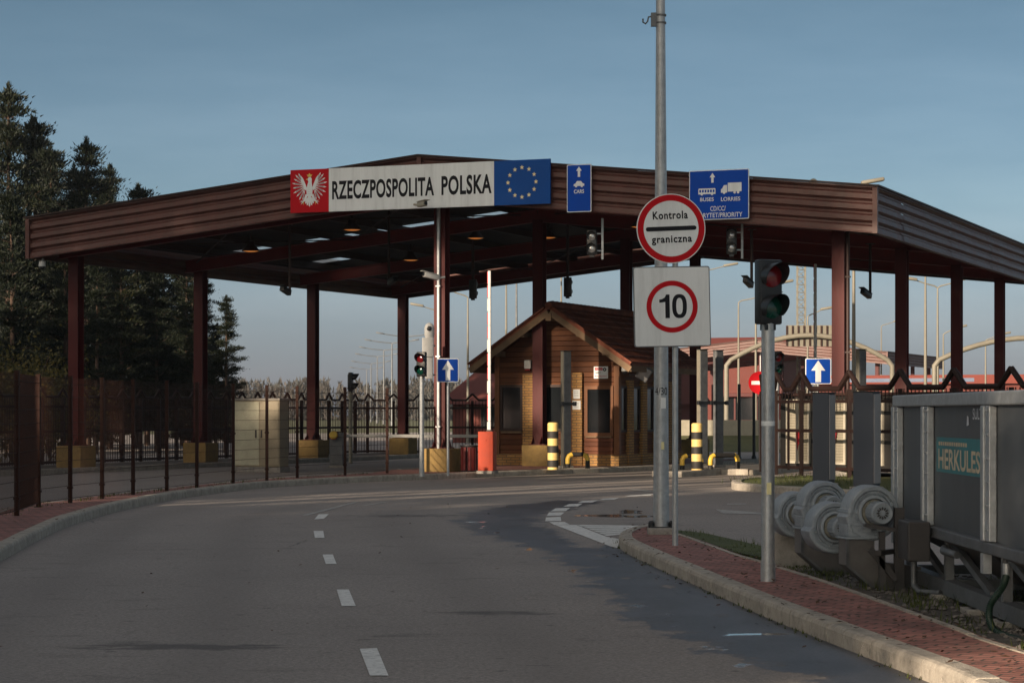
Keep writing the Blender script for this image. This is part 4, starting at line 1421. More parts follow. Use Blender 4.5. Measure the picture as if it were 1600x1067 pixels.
# ------------------------------------------------------------------ fences
mf = thing('mesh_fence', 'brown welded wire mesh fence curving along the red pavement on the left', 'fence')
b_all = []
for i, (x, y) in enumerate(FENCE_PTS):
    b = MB()
    b.bev(x - 0.032, x + 0.032, y - 0.032, y + 0.032, 0.10, 2.12, 0.006)
    b.bb(x - 0.036, x + 0.036, y - 0.036, y + 0.036, 2.12, 2.135)
    for z in (0.35, 1.12, 1.9):
        b.bb(x - 0.042, x + 0.042, y - 0.042, y + 0.042, z, z + 0.035)
    b.build('post', MESHPAINT, mf)
for i in range(len(FENCE_PTS) - 1):
    p = Vector((*FENCE_PTS[i], 0)); q = Vector((*FENCE_PTS[i + 1], 0))
    L = (q - p).length
    t_ = (q - p) / L
    nr = Vector((-t_.y, t_.x, 0))
    b = MB()
    k = int(L / (0.03 if i < 6 else 0.05))
    for j in range(1, k):
        c = p + t_ * (L * j / k)
        b.add([c + t_ * -0.0025 + Vector((0, 0, 0.19)), c + nr * 0.003 + Vector((0, 0, 0.19)), c + t_ * 0.0025 + Vector((0, 0, 0.19)),
               c + t_ * -0.0025 + Vector((0, 0, 2.10)), c + nr * 0.003 + Vector((0, 0, 2.10)), c + t_ * 0.0025 + Vector((0, 0, 2.10))],
              [(0, 1, 4, 3), (1, 2, 5, 4), (2, 0, 3, 5)])
    for z in [0.2 + 0.2 * m_ for m_ in range(10)]:
        for o_ in (-0.006, 0.006):
            b.bar(p + nr * o_ + Vector((0, 0, z)), q + nr * o_ + Vector((0, 0, z)), 0.006, 0.006)
    b.build('mesh_panel', MESHPAINT, mf)

def palisade(label, line, spacing, h=2.0, z0=0.0, bars=True, mids=False, group=None, pk=0.22, hw=0.24, tr=0.038):
    """brown steel fence: posts, rails, upright bars and a top rail that rises to a small gable over each post"""
    f = thing('railing_fence', label, 'fence', (0, 0, 0), 0, group)
    L = [Vector((x, y, z0)) for x, y in line]
    seg = []
    for a, c in zip(L[:-1], L[1:]):
        n = max(1, round((c - a).length / spacing))
        for k in range(n):
            seg.append((a.lerp(c, k / n), a.lerp(c, (k + 1) / n)))
    zv = lambda p, z: Vector((p.x, p.y, z0 + z))
    for n_, (a, c) in enumerate(seg):
        t_ = (c - a).normalized()
        b = MB()
        b.bb(a.x - 0.045, a.x + 0.045, a.y - 0.045, a.y + 0.045, z0, z0 + h - 0.02)
        b.build('post', FENCEBROWN, f)
        b = MB()
        s = (c - a).length
        # top rail with the gables of this bay's two ends
        b.tube([zv(a, h + pk), zv(a + t_ * hw, h), zv(c - t_ * hw, h), zv(c, h + pk)], tr, 8)
        b.build('top_rail', FENCEBROWN, f, smooth=40)
        for z in (h - 0.28, h * 0.52, 0.18):
            b = MB()
            b.bar(zv(a, z), zv(c, z), 0.05, 0.07)
            b.build('rail', FENCEBROWN, f)
        b = MB()
        k = max(3, int(s / 0.115))
        for j in range(1, k):
            p = a.lerp(c, j / k)
            if bars:
                b.bar(zv(p, 0.12), zv(p, h - 0.02), 0.018, 0.018)
            else:
                b.bar(zv(p, h - 0.28), zv(p, h - 0.02), 0.022, 0.022)
        if mids:
            p = a.lerp(c, 0.5)
            b.bar(zv(p, 0.12), zv(p, h - 0.26), 0.05, 0.05)
        b.build('bar', FENCEBROWN, f)
    return f

LF = [tuple(cf(a, b_).xy) for a, b_ in ((-13.6, 2.0), (-13.6, 13.0), (-9.0, 22.5), (-3.4, 22.5), (-3.4, 14.5), (-2.4, 14.5))]
palisade('dark brown railing fence with small gabled peaks behind the left row of canopy columns', [(-15.5, 40.0), (-15.3, 57.0), tuple(cf(-13.2, 6).xy), tuple(cf(-13.2, 24.6).xy), tuple(cf(-4.0, 24.6).xy), tuple(cf(-3.2, 17.0).xy), tuple(cf(-1.5, 16.8).xy)], 1.05, 2.0, 0.0, True)
RF = [(5.9, 50.6), (6.35, 51.4), (9.9, 45.3), (14.5, 37.4)]
palisade('dark brown railing fence with gabled peaks behind the tall grey pillars on the right', [(5.95, 54.5), (5.98, 51.8), (6.46, 51.0), (9.9, 45.3), (14.0, 38.5)], 1.6, 1.93, 0.15, False, True, None, 0.36, 0.34, 0.062)

# ------------------------------------------------------------------ cabin with white windows behind the right fence
c0_, c1_ = Vector((6.35, 53.0, 0)), Vector((11.2, 45.0, 0))
t_ = (c1_ - c0_).normalized()
rz = math.atan2(t_.y, t_.x)
cab = thing('guard_cabin', 'dark low cabin with white framed windows and pale blinds behind the right fence', 'cabin', (c0_.x, c0_.y, 0.14), rz)
CL = (c1_ - c0_).length
b = MB(); b.bb(-0.2, CL, 0.0, 2.6, 0.12, 1.80); b.build('wall', BLACKMATT, cab)  # wall blackened to stand for the shade between the windows
b = MB(); b.bb(-0.3, CL + 0.1, -0.1, 2.7, 1.802, 1.86); b.build('roof', DARKSTEEL, cab)
k = 0
x = 0.05
while x < CL - 1.0:
    b = MB()
    x2, zA, zB, fr = x + 0.86, 0.25, 1.72, 0.05
    for (a0, a1, z0_, z1_) in ((x, x2, zA, zA + fr), (x, x2, zB - fr, zB), (x, x + fr, zA + fr, zB - fr), (x2 - fr, x2, zA + fr, zB - fr), ((x + x2) / 2 - 0.05, (x + x2) / 2 + 0.05, zA + fr, zB - fr)):
        b.bb(a0, a1, -0.05, 0.0, z0_, z1_)
    w = b.build('window', CABWHITE, cab)
    b = MB()
    for half in (0, 1):
        xa = x + fr if half == 0 else (x + x2) / 2 + 0.05
        xb = (x + x2) / 2 - 0.05 if half == 0 else x2 - fr
        nn = 22
        for j in range(nn):
            z0_ = zA + fr + (zB - zA - 2 * fr) * j / nn
            z1_ = zA + fr + (zB - zA - 2 * fr) * (j + 0.92) / nn
            b.add([(xa, -0.012, z0_), (xb, -0.012, z0_), (xb, -0.026, z1_), (xa, -0.026, z1_)], [(0, 1, 2, 3)])
    b.build('blind', BLIND, w)
    b = MB()
    xm = (x + x2) / 2
    b.prism([(xm - 0.02, 0.98), (xm + 0.16, 0.98), (xm + 0.12, 0.80), (xm + 0.02, 0.55)], -0.002, 0.002, Matrix.Translation((0, -0.06, 0)) @ Matrix.Rotation(R(90), 4, 'X'))
    b.build('pennant', PENNANT, w)
    x += 1.28
    k += 1

# ------------------------------------------------------------------ tall grey pillars (vehicle scanners)
def scanner(label, p, rz, w, dpt, h, m_face, m_side, group, band=False):
    t = thing('scanner_pillar', label, 'scanner pillar', p, rz, group)
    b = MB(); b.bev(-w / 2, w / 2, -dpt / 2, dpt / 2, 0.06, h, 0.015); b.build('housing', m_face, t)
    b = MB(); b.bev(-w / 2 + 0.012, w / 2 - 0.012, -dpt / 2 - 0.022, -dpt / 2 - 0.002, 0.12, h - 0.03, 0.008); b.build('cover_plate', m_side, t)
    b = MB(); b.bev(-w / 2 - 0.05, w / 2 + 0.05, -dpt / 2 - 0.05, dpt / 2 + 0.05, 0.0, 0.06, 0.01); b.build('foot', CONCRETE, t)
    b = MB(); b.bb(-w / 2 - 0.004, w / 2 + 0.004, -dpt / 2 - 0.026, dpt / 2 + 0.004, h, h + 0.02); b.build('cap', BLACK, t)
    if band:
        b = MB()
        b.bb(-w / 2 - 0.12, w / 2 + 0.12, -dpt / 2 - 0.05, -dpt / 2 - 0.025, h * 0.54, h * 0.54 + 0.07)
        for s in (-1, 1):
            b.bev(s * (w / 2 + 0.08) - 0.04, s * (w / 2 + 0.08) + 0.04, -dpt / 2 - 0.09, -dpt / 2 - 0.02, h * 0.54 - 0.02, h * 0.54 + 0.09, 0.01)
        b.build('sensor_bar', BLACK, t)
    return t
PG = 'scanner pillars beside the lanes'
scanner('thick grey pillar beside the right fence, nearer the street light pole', (at(1287, 44.6), 44.6, 0.13), R(52), 0.25, 0.36, 1.80, PILLAR_SHADED, PILLAR_LIT, PG)
scanner('thick grey pillar beside the right fence, next to the grey hopper', (at(1354, 42.3), 42.3, 0.13), R(52), 0.27, 0.42, 1.80, PILLAR_SHADED, PILLAR_LIT, PG)
scanner('slim white edged pillar standing in front of the kiosk window', (at(884, 58.8), 58.8, 0.13), R(38), 0.26, 0.11, 3.0, LAMPCREAM, GALVDARK, PG, True)
scanner('slim white edged pillar behind the yellow and black bollard of the right lane', (at(1097, 59.2), 59.2, 0.13), R(38), 0.28, 0.12, 3.05, LAMPCREAM, GALVDARK, PG, True)
scanner('slim grey pillar on the lane island right of the other slim pillars', (at(1122, 60.0), 60.0, 0.13), R(38), 0.26, 0.12, 3.05, GALVDARK, GALVDARK, PG, True)
scanner('slim grey pillar seen above the railing fence behind the right canopy columns', (at(1345, 58.0), 58.0, 0.0), R(38), 0.26, 0.12, 3.15, LAMPCREAM, GALVDARK, PG)

# ------------------------------------------------------------------ bollards, hoops, bin, barriers
def bollard(label, p):
    t = thing('bollard', label, 'bollard', p, 0, 'striped bollards')
    zs = [0.0, 0.06, 0.24, 0.42, 0.60, 0.78, 0.96, 1.18]
    for i in range(len(zs) - 1):
        b = MB()
        prof = [(0.136, zs[i]), (0.136, zs[i + 1])]
        if i == len(zs) - 2:
            prof = [(0.136, zs[i]), (0.136, zs[i + 1] - 0.03), (0.11, zs[i + 1]), (0.01, zs[i + 1] + 0.005)]
        b.lathe(prof, n=24)
        b.build('yellow_band' if i % 2 == 0 else 'black_band', STRIPEYELLOW if i % 2 == 0 else BLACKMATT, t, smooth=40)
    return t
bollard('yellow and black striped bollard standing before the kiosk', (at(864, 57.3), 57.3, 0.13))
bollard('yellow and black striped bollard on the lane island right of the kiosk', (at(1089, 56.2), 56.2, 0.12))

def hoop(label, p, rz, L):
    t = thing('hoop_barrier', label, 'hoop barrier', p, rz, 'low hoop barriers')
    h = 0.36
    b = MB(); b.tube([(0, 0, 0.12), (0, 0, h - 0.12), (0.035, 0, h - 0.04), (0.12, 0, h)], 0.062, 12); b.build('elbow', YELLOW, t, smooth=50)
    b = MB(); b.tube([(0.12, 0, h), (L - 0.12, 0, h)], 0.06, 12); b.tube([(0, 0, 0), (0, 0, 0.121)], 0.061, 12); b.build('tube', BLACKMATT, t, smooth=50)
    b = MB(); b.tube([(L - 0.12, 0, h), (L - 0.035, 0, h - 0.04), (L, 0, h - 0.12), (L, 0, 0.2)], 0.062, 12); b.build('far_elbow', YELLOW, t, smooth=50)
    b = MB(); b.tube([(L, 0, 0.2), (L, 0, 0)], 0.061, 12); b.build('foot', BLACKMATT, t, smooth=50)
    return t
hoop('low yellow and black hoop at the right front corner of the kiosk', (at(887, 58.5), 58.5, 0.13), R(10), 0.52)
hoop('low hoop with a yellow bend left of the bollard on the lane island', (at(1066, 57.3), 57.3, 0.12), R(15), 0.5)
hoop('long low hoop with a yellow bend right of the bollard on the lane island', (at(1110, 57.5), 57.5, 0.12), R(35), 0.9)

t = thing('litter_bin', 'dark red slatted litter bin beside the orange barrier box', 'litter bin', (at(733, 55.0), 55.0, 0.13))
b = MB()
for k in range(12):
    a = 2 * math.pi * k / 12
    b.bar((0.19 * math.cos(a), 0.19 * math.sin(a), 0.04), (0.19 * math.cos(a), 0.19 * math.sin(a), 0.60), 0.07, 0.025, (math.cos(a), math.sin(a), 0))
b.build('slat', MAROON, t)
b = MB(); b.lathe([(0.16, 0.02), (0.16, 0.58)], n=18); b.build('liner', BLACK, t, smooth=40)
b = MB(); b.lathe([(0.21, 0.60), (0.22, 0.62), (0.22, 0.65), (0.15, 0.65), (0.15, 0.60)], n=20, cap=False); b.build('ring', BLACK, t, smooth=40)

def barrier(label, p, rz, arm, mat, L=4.0):
    t = thing('lift_barrier', label, 'barrier', p, rz, 'lift barriers')
    b = MB(); b.bev(-0.19, 0.19, -0.17, 0.17, 0.05, 0.98, 0.012)
    hs_ = b.build('cabinet', mat, t)
    b = MB(); b.bb(-0.10, 0.10, -0.175, -0.171, 0.2, 0.85); b.lathe([(0.018, 0), (0.018, 0.014)], Matrix.Translation((0, -0.171, 0.78)) @ Matrix.Rotation(R(90), 4, 'X'), 10)
    b.build('door_panel', mat, hs_)
    b = MB(); b.bev(-0.22, 0.22, -0.2, 0.2, -0.02, 0.05, 0.01); b.build('foot', CONCRETE, t)
    b = MB(); b.bev(-0.07, 0.07, 0.17, 0.27, 0.76, 1.02, 0.01); b.build('hub', DARKSTEEL, t)
    n = 12
    for k in range(n):
        b = MB()
        a0, a1 = 0.9 + k * L / n, 0.9 + (k + 1) * L / n
        if arm == 'up':
            b.bev(-0.034, 0.038, 0.19, 0.25, a0, a1, 0.012)
        else:
            s = 1 if arm == 'right' else -1
            b.bev(min(s * (a0 - 0.9), s * (a1 - 0.9)), max(s * (a0 - 0.9), s * (a1 - 0.9)), 0.19, 0.25, 0.85, 0.94, 0.012)
        if arm == 'up':
            b.build('arm_section', WHITE, t)
            b = MB(); b.bb(-0.048, -0.035, 0.195, 0.245, a0 + 0.02, a1 - 0.02); b.build('reflective_strip', SIGNRED if k % 3 else WHITE, t)
        else:
            b.build('arm_section', WHITE, t)
    return t
barrier('orange barrier box with its white and red arm raised beside the kiosk', (at(761.5, 54.2), 54.2, 0.13), R(-12), 'up', ORANGE, 3.9)
barrier('far barrier with its white arm lowered across the left lane', (at(527, 65.0), 65.0, 0.0), R(-8), 'right', GALVDARK, 4.2)
barrier('raised white and red barrier arm rising behind the blue arrow sign above the right fence', (at(1273, 62.0), 62.0, 0.0), R(-12), 'up', ORANGE, 4.7)
t = thing('warning_lamp', 'small round orange warning lamp on the far lowered barrier', 'lamp', (at(521, 64.7), 64.7, 0.92))
b = MB(); b.lathe([(0.10, 0.0), (0.12, 0.03), (0.10, 0.06)], Matrix.Rotation(R(75), 4, 'X'), 18); b.build('lens', LAMPGLOW if False else YELLOW, t, smooth=50)
b = MB(); b.lathe([(0.04, -0.1), (0.13, -0.005), (0.13, -0.001)], Matrix.Rotation(R(75), 4, 'X'), 18); b.build('housing', ORANGE, t, smooth=50)

t = thing('electric_cabinet', 'beige two door metal cabinet behind the mesh fence', 'cabinet', (at(407, 60.0), 60.0, 0.0), R(-18))
b = MB(); b.bev(-0.68, 0.68, -0.3, 0.3, 0.14, 1.88, 0.015); b.build('body', BEIGE, t)
b = MB(); b.bev(-0.66, 0.10, -0.32, -0.302, 0.18, 1.84, 0.006); b.build('door', BEIGE_LIT, t)
b = MB(); b.bev(0.12, 0.66, -0.32, -0.302, 0.18, 1.84, 0.006); b.build('door', BEIGE, t)
b = MB(); b.bb(0.0, 0.03, -0.35, -0.321, 0.9, 1.1); b.bb(0.16, 0.19, -0.35, -0.321, 0.9, 1.1); b.build('handle', BLACK, t)
b = MB(); b.bev(-0.7, 0.7, -0.33, 0.33, 1.882, 1.93, 0.01); b.bev(-0.7, 0.7, -0.32, 0.32, 0.0, 0.138, 0.01); b.build('plinth', CONCRETE, t)

# ------------------------------------------------------------------ traffic lights
def traffic_light(label, p, post_h, yaw, scale=1.0, post=True, post_mat=GALV, lens=(LENSRED, LENSGREEN), group='two lamp traffic lights', pr=0.05, lit=None):
    t = thing('traffic_light', label, 'traffic light', p, 0, group)
    s = scale
    Mx = Matrix.Translation((0, 0, post_h)) @ Matrix.Rotation(yaw, 4, 'Z')
    if post:
        b = MB(); b.tube([(0, 0, -0.02), (0, 0, 0.16)], pr * 1.12, 18); b.tube([(0, 0, 0.16), (0, 0, post_h + 0.02)], pr, 18); b.build('post', post_mat, t, smooth=40)
    b = MB(); b.bev(-0.112 * s, 0.112 * s, -0.06 * s, 0.05 * s, 0.0, 0.56 * s, 0.018 * s, Mx)
    b.bev(-0.085 * s, 0.085 * s, 0.05 * s, 0.075 * s, 0.05 * s, 0.51 * s, 0.01 * s, Mx)
    b.bb(-0.114 * s, 0.114 * s, -0.062 * s, -0.03 * s, 0.277 * s, 0.283 * s, Mx)
    b.bb(-0.05 * s, 0.05 * s, -0.05 * s, 0.05 * s, -0.05 * s, 0.0, Mx)
    b.build('housing', BLACK, t, smooth=30)
    for k, (zc, m_) in enumerate(((0.415, lens[0]), (0.145, lens[1]))):
        Ml = Mx @ Matrix.Translation((0, -0.06 * s, zc * s)) @ Matrix.Rotation(R(90), 4, 'X')
        b = MB(); b.lathe([(0.097 * s, 0.0), (0.097 * s, 0.008 * s), (0.07 * s, 0.022 * s), (0.03 * s, 0.03 * s), (0.002, 0.031 * s)], Ml, 26, cap=False)
        b.build('lens', m_, t, smooth=60)
        b = MB()
        n = 22
        for r_in, flip in ((0.109 * s, False), (0.103 * s, True)):
            vs, fs = [], []
            for j in range(n + 1):
                a = R(-40 + 260 * j / n)
                dep = (0.03 + 0.155 * max(0.0, math.sin(a) * 0.5 + 0.5)) * s
                vs.append((r_in * math.cos(a), r_in * math.sin(a), 0.0))
                vs.append((r_in * math.cos(a), r_in * math.sin(a), dep))
            for j in range(n):
                f = (2 * j, 2 * j + 2, 2 * j + 3, 2 * j + 1)
                fs.append(f if not flip else tuple(reversed(f)))
            b.add(vs, fs, Ml)
        b.build('visor', BLACK, t, smooth=60)
    return t

Z = 19.4
tl = traffic_light('black traffic light with dark red and green lenses on the near right post', (at(1200, Z), Z, 0.12), 2.18, R(24), 0.98, pr=0.056)
b = MB(); b.tube([(0, 0, 1.32), (0, 0, 1.36)], 0.0585, 18); b.build('maker_sticker', SIGNWHITE, tl, smooth=40)
b = MB(); b.prism([(-0.018, 0.74), (0.022, 0.74), (0.022, 0.84), (-0.018, 0.84)], 0.0, 0.003, Matrix.Translation((0.0, -0.057, 0)) @ Matrix.Rotation(R(90), 4, 'X')); b.build('inspection_sticker', PALEGOLD, tl)
Z = 51.8
traffic_light('small traffic light with red and green lenses left of the front column', (at(659, Z), Z, 0.13), 2.24, R(-22), 1.0, pr=0.055)
Z = 70.0
traffic_light('dark traffic light turned sideways beyond the far barrier', (at(548, Z), Z, 0.0), 2.20, R(80), 1.05, pr=0.06, post_mat=CREAM)
Z = 60.0
traffic_light('traffic light half hidden behind the near right post', (at(1214, Z), Z, 0.0), 2.55, R(20), 1.1, pr=0.055)
# heads hung from the canopy front
for px_, Zc, zt, lab, yw in ((925, 53.6, 5.25, 'small traffic light with silver lenses hung below the narrow cars sign', -10), (1143, 52.6, 5.20, 'small traffic light with silver lenses hung below the wide buses sign', -6)):
    t = traffic_light(lab, (at(px_, Zc), Zc, zt), 0.0, R(yw), 1.05, post=False, lens=(LENSGREY, LENSGREY))
    b = MB()
    for z in (0.1, 0.5):
        b.bar((0.1, 0.02, z), (0.26, 0.02, z), 0.03, 0.03)
    b.bb(0.22, 0.27, 0.0, 0.04, -0.1, 0.86)
    for z in [k * 0.07 for k in range(11)]:
        b.bb(0.225, 0.265, -0.004, -0.001, z, z + 0.03)
    b.build('perforated_bracket', GALV, t)
for px_, Zc, zt, lab in ((739, 64.0, 4.75, 'black signal head seen from behind, hung left of the kiosk ridge'), (887, 63.0, 4.75, 'black signal head seen from behind, hung right above the kiosk ridge')):
    t = traffic_light(lab, (at(px_, Zc), Zc, zt), 0.0, R(165), 0.95, post=False)
    b = MB(); b.tube([(0, 0, 0.5), (0, 0, 2.6)], 0.04, 8); b.build('hanger', DARKSTEEL, t, smooth=40)

# cameras
t1 = bullet_camera('camera on a long drop pole under the left part of the canopy', (at(451, 58.0), 58.0, zat(458, 58.0)), R(-28), -18, BLACK, drop=1.75)
bullet_camera('camera on a drop pole under the canopy, left of the front column', (at(609, 60.0), 60.0, zat(442, 60.0)), R(30), -15, BLACK, drop=2.0)
bullet_camera('camera on a drop pole between the wide blue sign and the near traffic light', (at(1173, 52.6), 52.6, zat(446, 52.6)), R(-30), -20, BLACK, drop=1.3)
bullet_camera('camera on a drop pole under the right end of the canopy', (at(1358, 56.0), 56.0, zat(463, 56.0)), R(-40), -20, BLACK, drop=1.3)
bullet_camera('white camera clamped to the front column pointing left', (at(682, 54.7), 54.7, zat(434, 54.7)), R(-62), -12, WHITE)
bullet_camera('small white floodlight camera on the lower edge of the country sign', (at(656, 53.9), 53.9, zat(320, 53.9)), R(40), -5, CREAM, L=0.22)
dome_camera('security_camera', 'white dome camera at the far left under the canopy edge', (at(66, 58.6), 58.6, zat(411, 58.6)), 0)
t = thing('security_camera', 'round white camera head standing on the canopy roof', 'camera', (at(1271, 51.5), 51.5, zat(290, 51.5)))
b = MB(); b.lathe([(0.04, -0.12), (0.05, 0.0), (0.09, 0.02), (0.10, 0.07), (0.07, 0.13), (0.02, 0.155)], n=18); b.build('housing', CREAM, t, smooth=50)
t = thing('speed_camera', 'tall white camera box with a round head mounted on the front column', 'camera', (at(671, 54.6), 54.6, zat(592, 54.6)))
b = MB(); b.bev(-0.10, 0.08, -0.1, 0.1, 0.0, 0.52, 0.01); b.bev(-0.17, 0.10, -0.14, 0.12, 0.52, 0.98, 0.015); b.build('cabinet', WHITE, t)
b = MB(); b.lathe([(0.10, 0.98), (0.12, 1.04), (0.12, 1.22), (0.09, 1.30), (0.03, 1.34)], n=20); b.build('head', WHITE, t, smooth=40)
b = MB(); b.lathe([(0.06, 0), (0.06, 0.02), (0.03, 0.03)], Matrix.Translation((0.0, -0.115, 1.2)) @ Matrix.Rotation(R(90), 4, 'X'), 18); b.build('lens', BLACK, t, smooth=40)
b = MB(); b.tube([(0.0, 0.1, 0.1), (0.12, 0.25, 0.1)], 0.02, 8); b.tube([(0.0, 0.1, 0.8), (0.12, 0.25, 0.8)], 0.02, 8); b.build('bracket', GALV, t)

# ------------------------------------------------------------------ road signs
def arrow_sign(label, px_, Zc, ytop, ybot, wpx, zbase, post_mat=GALV):
    t = thing('arrow_sign', label, 'sign', (at(px_, Zc), Zc, zbase), 0, 'blue one-way arrow signs')
    z0_, z1_ = zat(ybot, Zc) - zbase, zat(ytop, Zc) - zbase
    w = wpx / FPX * Zc
    h = z1_ - z0_
    Mx = Matrix.Translation((0, -0.05, (z0_ + z1_) / 2)) @ Matrix.Rotation(R(90), 4, 'X')
    b = MB(); b.prism(rrect(w, h, 0.03), -0.012, 0.0, Mx); b.build('rim', SIGNWHITE, t)
    b = MB(); b.prism(rrect(w - 0.035, h - 0.035, 0.025), 0.0002, 0.003, Mx); b.build('field', SIGNBLUE, t)
    b = MB(); b.poly(arrow_poly(w * 0.55, h * 0.85, w * 0.22, h * 0.40), 0.006, Mx); b.build('arrow', SIGNWHITE, t)
    b = MB(); b.tube([(0, 0, -0.02), (0, 0, z1_ - 0.08)], 0.030, 12); b.build('post', post_mat, t, smooth=40)
    return t
arrow_sign('blue square sign with a white up arrow beside the front column', 700, 52.4, 560, 597, 33.5, 0.13)
arrow_sign('blue square sign with a white up arrow above the right railing fence', 1278, 53.0, 560, 600, 40, 0.0)

t = thing('no_entry_sign', 'round red no entry sign peeking out behind the near right post', 'sign', (at(1187, 62.0), 62.0, 0.0))
Mx = Matrix.Translation((0, -0.05, zat(598, 62.0))) @ Matrix.Rotation(R(90), 4, 'X')
b = MB(); b.prism(circ(0.31, 36), -0.012, 0.0, Mx); b.build('disc', SIGNRED, t)
b = MB(); b.poly([(-0.23, -0.05), (0.23, -0.05), (0.23, 0.05), (-0.23, 0.05)], 0.004, Mx); b.build('bar', SIGNWHITE, t)
b = MB(); b.tube([(0, 0, 0), (0, 0, 2.6)], 0.03, 10); b.build('post', BLACK, t, smooth=40)

# the two near signs on their thin post
Z = 24.6
t = thing('border_control_sign', 'round white and red Kontrola graniczna sign above a square 10 limit sign', 'sign', (at(1055, Z), Z, 0.12))
b = MB(); b.tube([(0, 0, -0.02), (0, 0, zat(310, Z) - 0.12)], 0.032, 14); b.build('post', GALV, t, smooth=40)
Mr = Matrix.Translation((at(1048, Z) - at(1055, Z), -0.06, zat(358, Z) - 0.12)) @ Matrix.Rotation(R(6), 4, 'Z') @ Matrix.Rotation(R(90), 4, 'X') @ Matrix.Rotation(R(2.6), 4, 'Z')
rr = 54.3 / FPX * Z
b = MB(); b.prism(circ(rr, 64), -0.02, 0.0, Mr); rs = b.build('round_plate', SIGNWHITE, t)
b = MB(); ring(b, rr * 0.80, rr * 0.975, 0.002, Mr, 64); b.build('red_ring', SIGNRED, rs)
b = MB()
b.poly(rrect(rr * 1.47, rr * 0.125, rr * 0.06, 6, 0.0, 0.0), 0.003, Mr)
text_into(b, 'Kontrola', -rr * 0.52, rr * 0.50, rr * 0.27, rr * 0.50, 0.003, Mr, 0.028, 1.14)
text_into(b, 'graniczna', -rr * 0.58, rr * 0.59, -rr * 0.47, -rr * 0.20, 0.003, Mr, 0.028, 1.14)
b.build('lettering', SIGNBLACK, rs)
Mq = Matrix.Translation((at(1049.5, Z) - at(1055, Z), -0.06, zat(479.5, Z) - 0.12)) @ Matrix.Rotation(R(6), 4, 'Z') @ Matrix.Rotation(R(90), 4, 'X') @ Matrix.Rotation(R(1.2), 4, 'Z')
hs_ = 60.5 / FPX * Z
hq = 62.5 / FPX * Z
b = MB(); b.prism(rrect(2 * hs_, 2 * hq, 0.025), -0.025, -0.001, Mq); ps = b.build('square_plate', GALVDARK, t)
b = MB(); b.prism(rrect(2 * hs_ - 0.022, 2 * hq - 0.022, 0.018), -0.0005, 0.0015, Mq); b.build('white_face', SIGNWHITE, ps)
b = MB(); ring(b, rr * 0.60, rr * 0.745, 0.004, Mq, 64); b.build('red_ring', SIGNRED, ps)
b = MB()
b.poly([(-rr * 0.20, -rr * 0.33), (-rr * 0.07, -rr * 0.33), (-rr * 0.07, rr * 0.35), (-rr * 0.165, rr * 0.35), (-rr * 0.215, rr * 0.26), (-rr * 0.30, rr * 0.215), (-rr * 0.37, rr * 0.205), (-rr * 0.37, rr * 0.115), (-rr * 0.20, rr * 0.135)], 0.004, Mq)
nz = 40
vs, fs = [], []
for k in range(nz):
    a = 2 * math.pi * k / nz
    ca, sa = math.cos(a), math.sin(a)
    sq = lambda v: math.copysign(abs(v) ** 0.8, v)
    vs.append((rr * (0.215 + 0.215 * sq(ca)), rr * (0.01 + 0.345 * sq(sa)), 0.004))
    vs.append((rr * (0.215 + 0.095 * sq(ca)), rr * (0.01 + 0.235 * sq(sa)), 0.004))
for k in range(nz):
    k2 = (k + 1) % nz
    fs.append((2 * k, 2 * k2, 2 * k2 + 1, 2 * k + 1))
b.add(vs, fs, Mq)
b.build('numeral', SIGNBLACK, ps)
b = MB()
for z in (zat(395, Z), zat(330, Z), zat(440, Z), zat(520, Z)):
    b.bb(-0.055, 0.055, -0.036, 0.036, z - 0.14, z - 0.10)
b.build('clamp', GALVDARK, t)

# ------------------------------------------------------------------ the tall lighting pole
Z = 27.0
bx = at(1033, Z)
t = thing('street_light_pole', 'tall tapering galvanised light pole standing on the nose of the island', 'street light', (bx, Z, 0.0))
b = MB(); b.tube([(0, 0, 0.2), (0, 0, 2.6), (-0.006, 0, 6.0), (-0.02, 0, 10.5)], [0.094, 0.082, 0.056, 0.036], 24)
b.tube([(-0.02, 0, 10.5), (-0.3, -0.1, 10.85), (-1.4, -0.5, 11.0)], [0.036, 0.032, 0.03], 12)
pole = b.build('pole', GALV, t, smooth=40)
b = MB(); b.bev(-0.16, 0.16, -0.16, 0.16, 0.0, 0.2, 0.02)
b.build('footing', CONCRETE, t)
b = MB()
for s in (-1, 1):
    b.lathe([(0.035, 0.0), (0.035, 0.06), (0.02, 0.08)], Matrix.Translation((s * 0.12, -0.05, 0.2)), 10)
b.bb(-0.13, 0.13, -0.13, 0.13, 0.2, 0.212)
b.build('anchor_bolt', BLACK, t)
b = MB(); b.bev(-1.95, -1.35, -0.72, -0.48, 10.95, 11.08, 0.03); b.build('luminaire', CREAM, t)
b = MB(); text_into(b, '4/30', -0.085, 0.075, 1.76, 1.85, 0.0, Matrix.Translation((0, -0.094, 0)) @ Matrix.Rotation(R(90), 4, 'X'), 0.0)
# bend the stencilled number round the pole
for i, v in enumerate(b.v):
    a = v[0] / 0.088
    b.v[i] = (0.0885 * math.sin(a), -0.0885 * math.cos(a), v[2])
b.build('pole_number', SIGNBLACK, t)
b = MB(); b.prism([(-0.03, 1.60), (0.03, 1.60), (0.03, 1.73), (-0.03, 1.73)], 0, 0.002, Matrix.Translation((0.02, -0.091, 0)) @ Matrix.Rotation(R(90), 4, 'X')); b.build('white_sticker', SIGNWHITE, t)
b = MB(); b.prism([(-0.015, 1.12), (0.02, 1.12), (0.02, 1.21), (-0.015, 1.21)], 0, 0.002, Matrix.Translation((0.01, -0.0935, 0)) @ Matrix.Rotation(R(90), 4, 'X')); b.build('yellow_sticker', PALEGOLD, t)
b = MB()
zc = zat(30, Z)
for dz in (0.04, -0.05):
    b.tube([(0, 0, zc + dz - 0.01), (0, 0, zc + dz + 0.012)], 0.062, 18)
